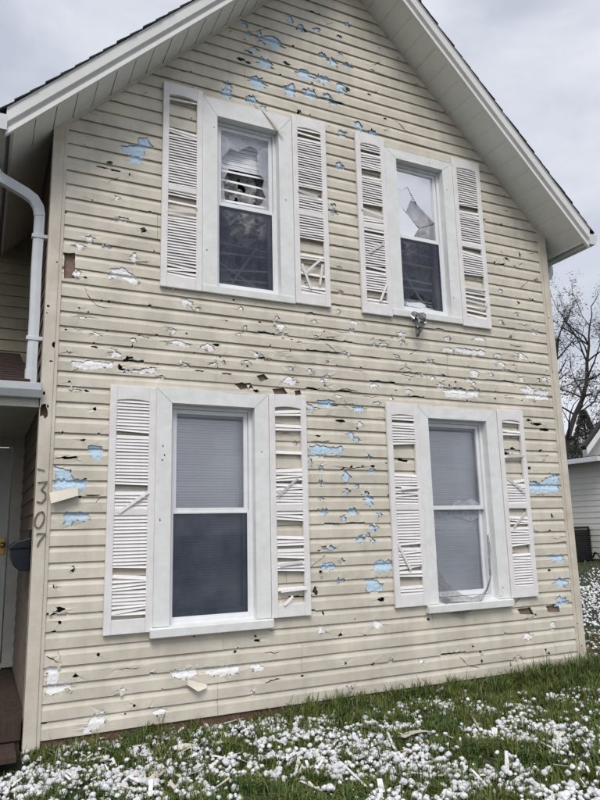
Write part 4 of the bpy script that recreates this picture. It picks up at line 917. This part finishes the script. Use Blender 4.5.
# mulch and brick edge at the right corner
MV, MF = [], []
for i in range(900):
    x = R.uniform(5.2, 7.2); y = R.uniform(.45, 1.15)
    if R.random() < .2: y = R.uniform(.2, 1.4)
    z = gz(x, y)+R.uniform(.01, .06); a = R.uniform(0, 3.14); l_ = R.uniform(.015, .05); t = R.uniform(.006, .014); k = len(MV); dx, dy = math.cos(a)*l_, math.sin(a)*l_; ez = R.uniform(-.02, .02)
    MV += [(x-dx, y-dy, z-ez), (x+dy*.25, y-dx*.25, z+t), (x+dx, y+dy, z+ez), (x-dy*.25, y+dx*.25, z+t*.6)]; MF += [(k, k+1, k+3), (k+1, k+2, k+3)]
me = bpy.data.meshes.new('mulch'); me.from_pydata(MV, [], MF); tag(link('mulch', me, 'mulch'), 'strip of dark red mulch behind the right corner', 'mulch', kind='stuff')
# ------------------------------------------------------------------ neighbour's house, seen past the right corner
nb = empty('neighbour_house', 'low white-sided neighbouring house seen past the right corner', 'house')
NX = 14.7; NY0 = 7.72; NY1 = 17; ng = gz(NX, 8.8)-.02
top = on(567, 462, NX, 0).z
nwall = box('wall', 'nsiding', nb, NX+.03, NX+7, NY0+.03, NY1, ng-.1, top)
nbm = MB().prism([(-.012, 0, 0), (0, 0, .155), (.015, 0, .155), (.015, 0, 0)], (0, NY1-NY0, 0)).mesh('siding_board')
fbm = MB().prism([(0, -.012, 0), (0, 0, .155), (0, .015, .155), (0, .015, 0)], (7, 0, 0)).mesh('siding_board')
k = 0
while ng+.08+k*.155 < top-.1:
    link('siding_board', nbm, 'nsiding', nwall, (NX, NY0, ng+.08+k*.155)); link('siding_board', fbm, 'nsiding', nwall, (NX+.01, NY0, ng+.08+k*.155)); k += 1
box('foundation', 'mortar', nb, NX+.02, NX+6.9, NY0+.02, NY1, ng-.3, ng+.075)
nr = empty('roof', parent=nb)
box('flat_roof', 'shingle', nr, NX-.42, NX+7, NY0-.3, NY1, top+.001, top+.03)
gq = on(586.5, 449.5, NY0+.35); hx = gq.x+3.6; gy = NY0+.35; hz = gq.z+3.3
for sgn in (-1, 1):
    ex = hx+sgn*(3.6); ez = gq.z
    MB().prism([(ex, gy, ez), (hx, gy, hz), (hx, gy, hz+.10), (ex-.05*-sgn, gy, ez+.10)], (0, .15, 0)).build('roof_slope', 'shingle', nr)
    MB().prism([(ex, gy-.022, ez-.14), (hx, gy-.022, hz-.14), (hx, gy-.022, hz+.04), (ex, gy-.022, ez+.04)], (0, .02, 0)).build('rake_board', 'fascia', nr)
box('gutter', 'gutter', nb, NX-.5, NX-.40, NY0-.3, NY1, top-.13, top-.0, .01); box('eave_soffit', 'soffit', nb, NX-.40, NX+.02, NY0-.3, NY1, top-.06, top-.04)
MB().prism([(gq.x+.35, gy+.4, top+.03), (hx+3.25, gy+.4, top+.03), (hx+3.25, gy+.4, gq.z+.1), (hx, gy+.4, hz-.05), (gq.x+.35, gy+.4, gq.z+.1)], (0, .05, 0)).build('gable', 'nsiding', nb)
# air conditioner at its wall
aq = ground_at(577, 556); ay = on(577, 540, NX-.45, 0).y
ac = empty('air_conditioner', 'black air conditioning unit against the neighbour wall', 'air conditioner', loc=(NX-.42, ay+.25, ng))
bw = .34
for sx_ in (-1, 1):
    for sy_ in (-1, 1): box('post', 'black', ac, sx_*bw-.02, sx_*bw+.02, sy_*bw-.02, sy_*bw+.02, .0, .88)
for k in range(14): 
    mb = MB(); frame = .05+k*.055; zz = frame
    mb.box(-bw+.02, bw-.02, -bw-.012, -bw-.004, zz, zz+.03); mb.box(-bw-.012, -bw-.004, -bw+.02, bw-.02, zz, zz+.03); mb.build('grille_bar', 'black', ac)
box('coil', 'dark', ac, -bw+.01, bw-.01, -bw+.01, bw-.01, .03, .84); box('top_cover', 'black', ac, -bw-.02, bw+.02, -bw-.02, bw+.02, .88, .94, .02)
mb = MB(); mb.tube([(bw, -bw-.05, .12), (bw-.05, -bw-.18, .25), (bw-.1, -bw-.3, .22), (bw-.1, -bw-.42, .08), (bw-.1, -bw-.55, .03)], .025, 8); mb.build('line_set', 'black', ac)
# ------------------------------------------------------------------ trees behind
def tree(name, label, base, hgt, seed, trunk_pts):
    rr = random.Random(seed); root = empty(name, label, 'tree', loc=base); b = Vector(base); mb = MB(); tips = []
    def branch(p, d, ln, r, lev):
        pts = [p]; n = 4; q = p.copy(); dd = d.copy()
        for i in range(n):
            dd = (dd+Vector((rr.gauss(0, .16), rr.gauss(0, .16), rr.gauss(.04, .12)))).normalized(); q = q+dd*ln/n; pts.append(q.copy())
        mb.tube(pts, [r*(1-.55*i/n) for i in range(n+1)], 6 if lev < 2 else 4, cap=False)
        if lev >= 2: tips.extend(pts[1:])
        if lev < 5:
            for i in range(rr.randint(2, 3) if lev else 5):
                k = rr.randint(1, n); nd = (dd+Vector((rr.gauss(0, .7), rr.gauss(0, .7), rr.gauss(.15, .45)))).normalized(); branch(pts[k], nd, ln*rr.uniform(.5, .75), r*.5, lev+1)
    tp = [Vector(q)-b for q in trunk_pts]
    mb.tube(tp, [.15-.09*i/(len(tp)-1) for i in range(len(tp))], 8)
    for i in range(2, len(tp)):
        for j in range(3): branch(tp[i], Vector((rr.gauss(0, .7), rr.gauss(0, .7), rr.uniform(.1, 1))).normalized(), hgt*rr.uniform(.16, .27), .05, 1)
    mb.build('trunk', 'bark', root)
    V, F = [], []
    for t in tips:
        for j in range(3):
            if rr.random() < .72: continue
            c = t+Vector((rr.gauss(0, .16), rr.gauss(0, .16), rr.gauss(0, .16))); s = rr.uniform(.035, .09); a = Vector((rr.gauss(0, 1), rr.gauss(0, 1), rr.gauss(0, 1))).normalized(); c2 = a.orthogonal().normalized(); k = len(V)
            V += [c-a*s, c+c2*s*.5, c+a*s, c-c2*s*.5]; F.append((k, k+1, k+2, k+3))
    me = bpy.data.meshes.new('crown'); me.from_pydata(V, [], F); link('crown', me, 'treeleaf', root)
    return root
TY = 17.5
tp = [on(561, 540, TY), on(563, 480, TY), on(567, 440, TY), on(575, 415, TY), on(583, 398, TY), on(587, 380, TY), on(587, 362, TY), on(589, 345, TY)]
tp[0].z = gz(tp[0].x, TY)-.2
tree('bare_tree', 'dark nearly bare tree with forked trunk beyond the neighbouring house', tuple(tp[0]), 8.5, 5, tp)
TY = 20
tp = [on(540, 540, TY), on(541, 480, TY), on(543, 440, TY), on(546, 410, TY), on(550, 385, TY), on(556, 360, TY), on(558, 340, TY)]
tp[0].z = gz(tp[0].x, TY)-.2
tree('thin_tree', 'thin twiggy tree half hidden by the right corner of the house', tuple(tp[0]), 6, 11, tp)
def conifer(px, py_top, Y, wid, label):
    tpt = on(px, py_top, Y); zb = gz(tpt.x, Y); hh = tpt.z-zb; root = empty('conifer', label, 'tree', loc=(tpt.x, Y, zb)); rr = random.Random(4)
    MB().tube([(0, 0, -.2), (0, 0, hh*.5), (0, 0, hh*.97)], [.2, .12, .02], 8).build('trunk', 'bark', root); V, F = [], []
    for i in range(14000):
        t = rr.random()**.8; rad = wid*min(1, (1-t)*2.6+.06)*(.85+.3*noise.noise(Vector((t*9, rr.choice([0, 2, 4]), 1)))); a = rr.uniform(0, 6.283); q = rad*rr.uniform(.55, 1)**.5; lump = 1+.22*noise.noise(Vector((math.cos(a)*2, math.sin(a)*2, t*7)))
        c = Vector((q*math.cos(a)*lump, q*math.sin(a)*lump, t*hh)); s = rr.uniform(.08, .2); d = Vector((math.cos(a)+rr.gauss(0, .4), math.sin(a)+rr.gauss(0, .4), rr.gauss(.3, .6))).normalized(); o = d.orthogonal().normalized(); k = len(V)
        V += [c-o*s*.3, c+o*s*.3, c+d*s]; F.append((k, k+1, k+2))
    me = bpy.data.meshes.new('crown'); me.from_pydata(V, [], F); link('crown', me, 'needle', root)
conifer(583, 411, 24, 1.35, 'grey-green rounded conifer standing behind the forked bare tree'); conifer(568, 436, 27, 2.0, 'lower dark conifer beside the rounded one')
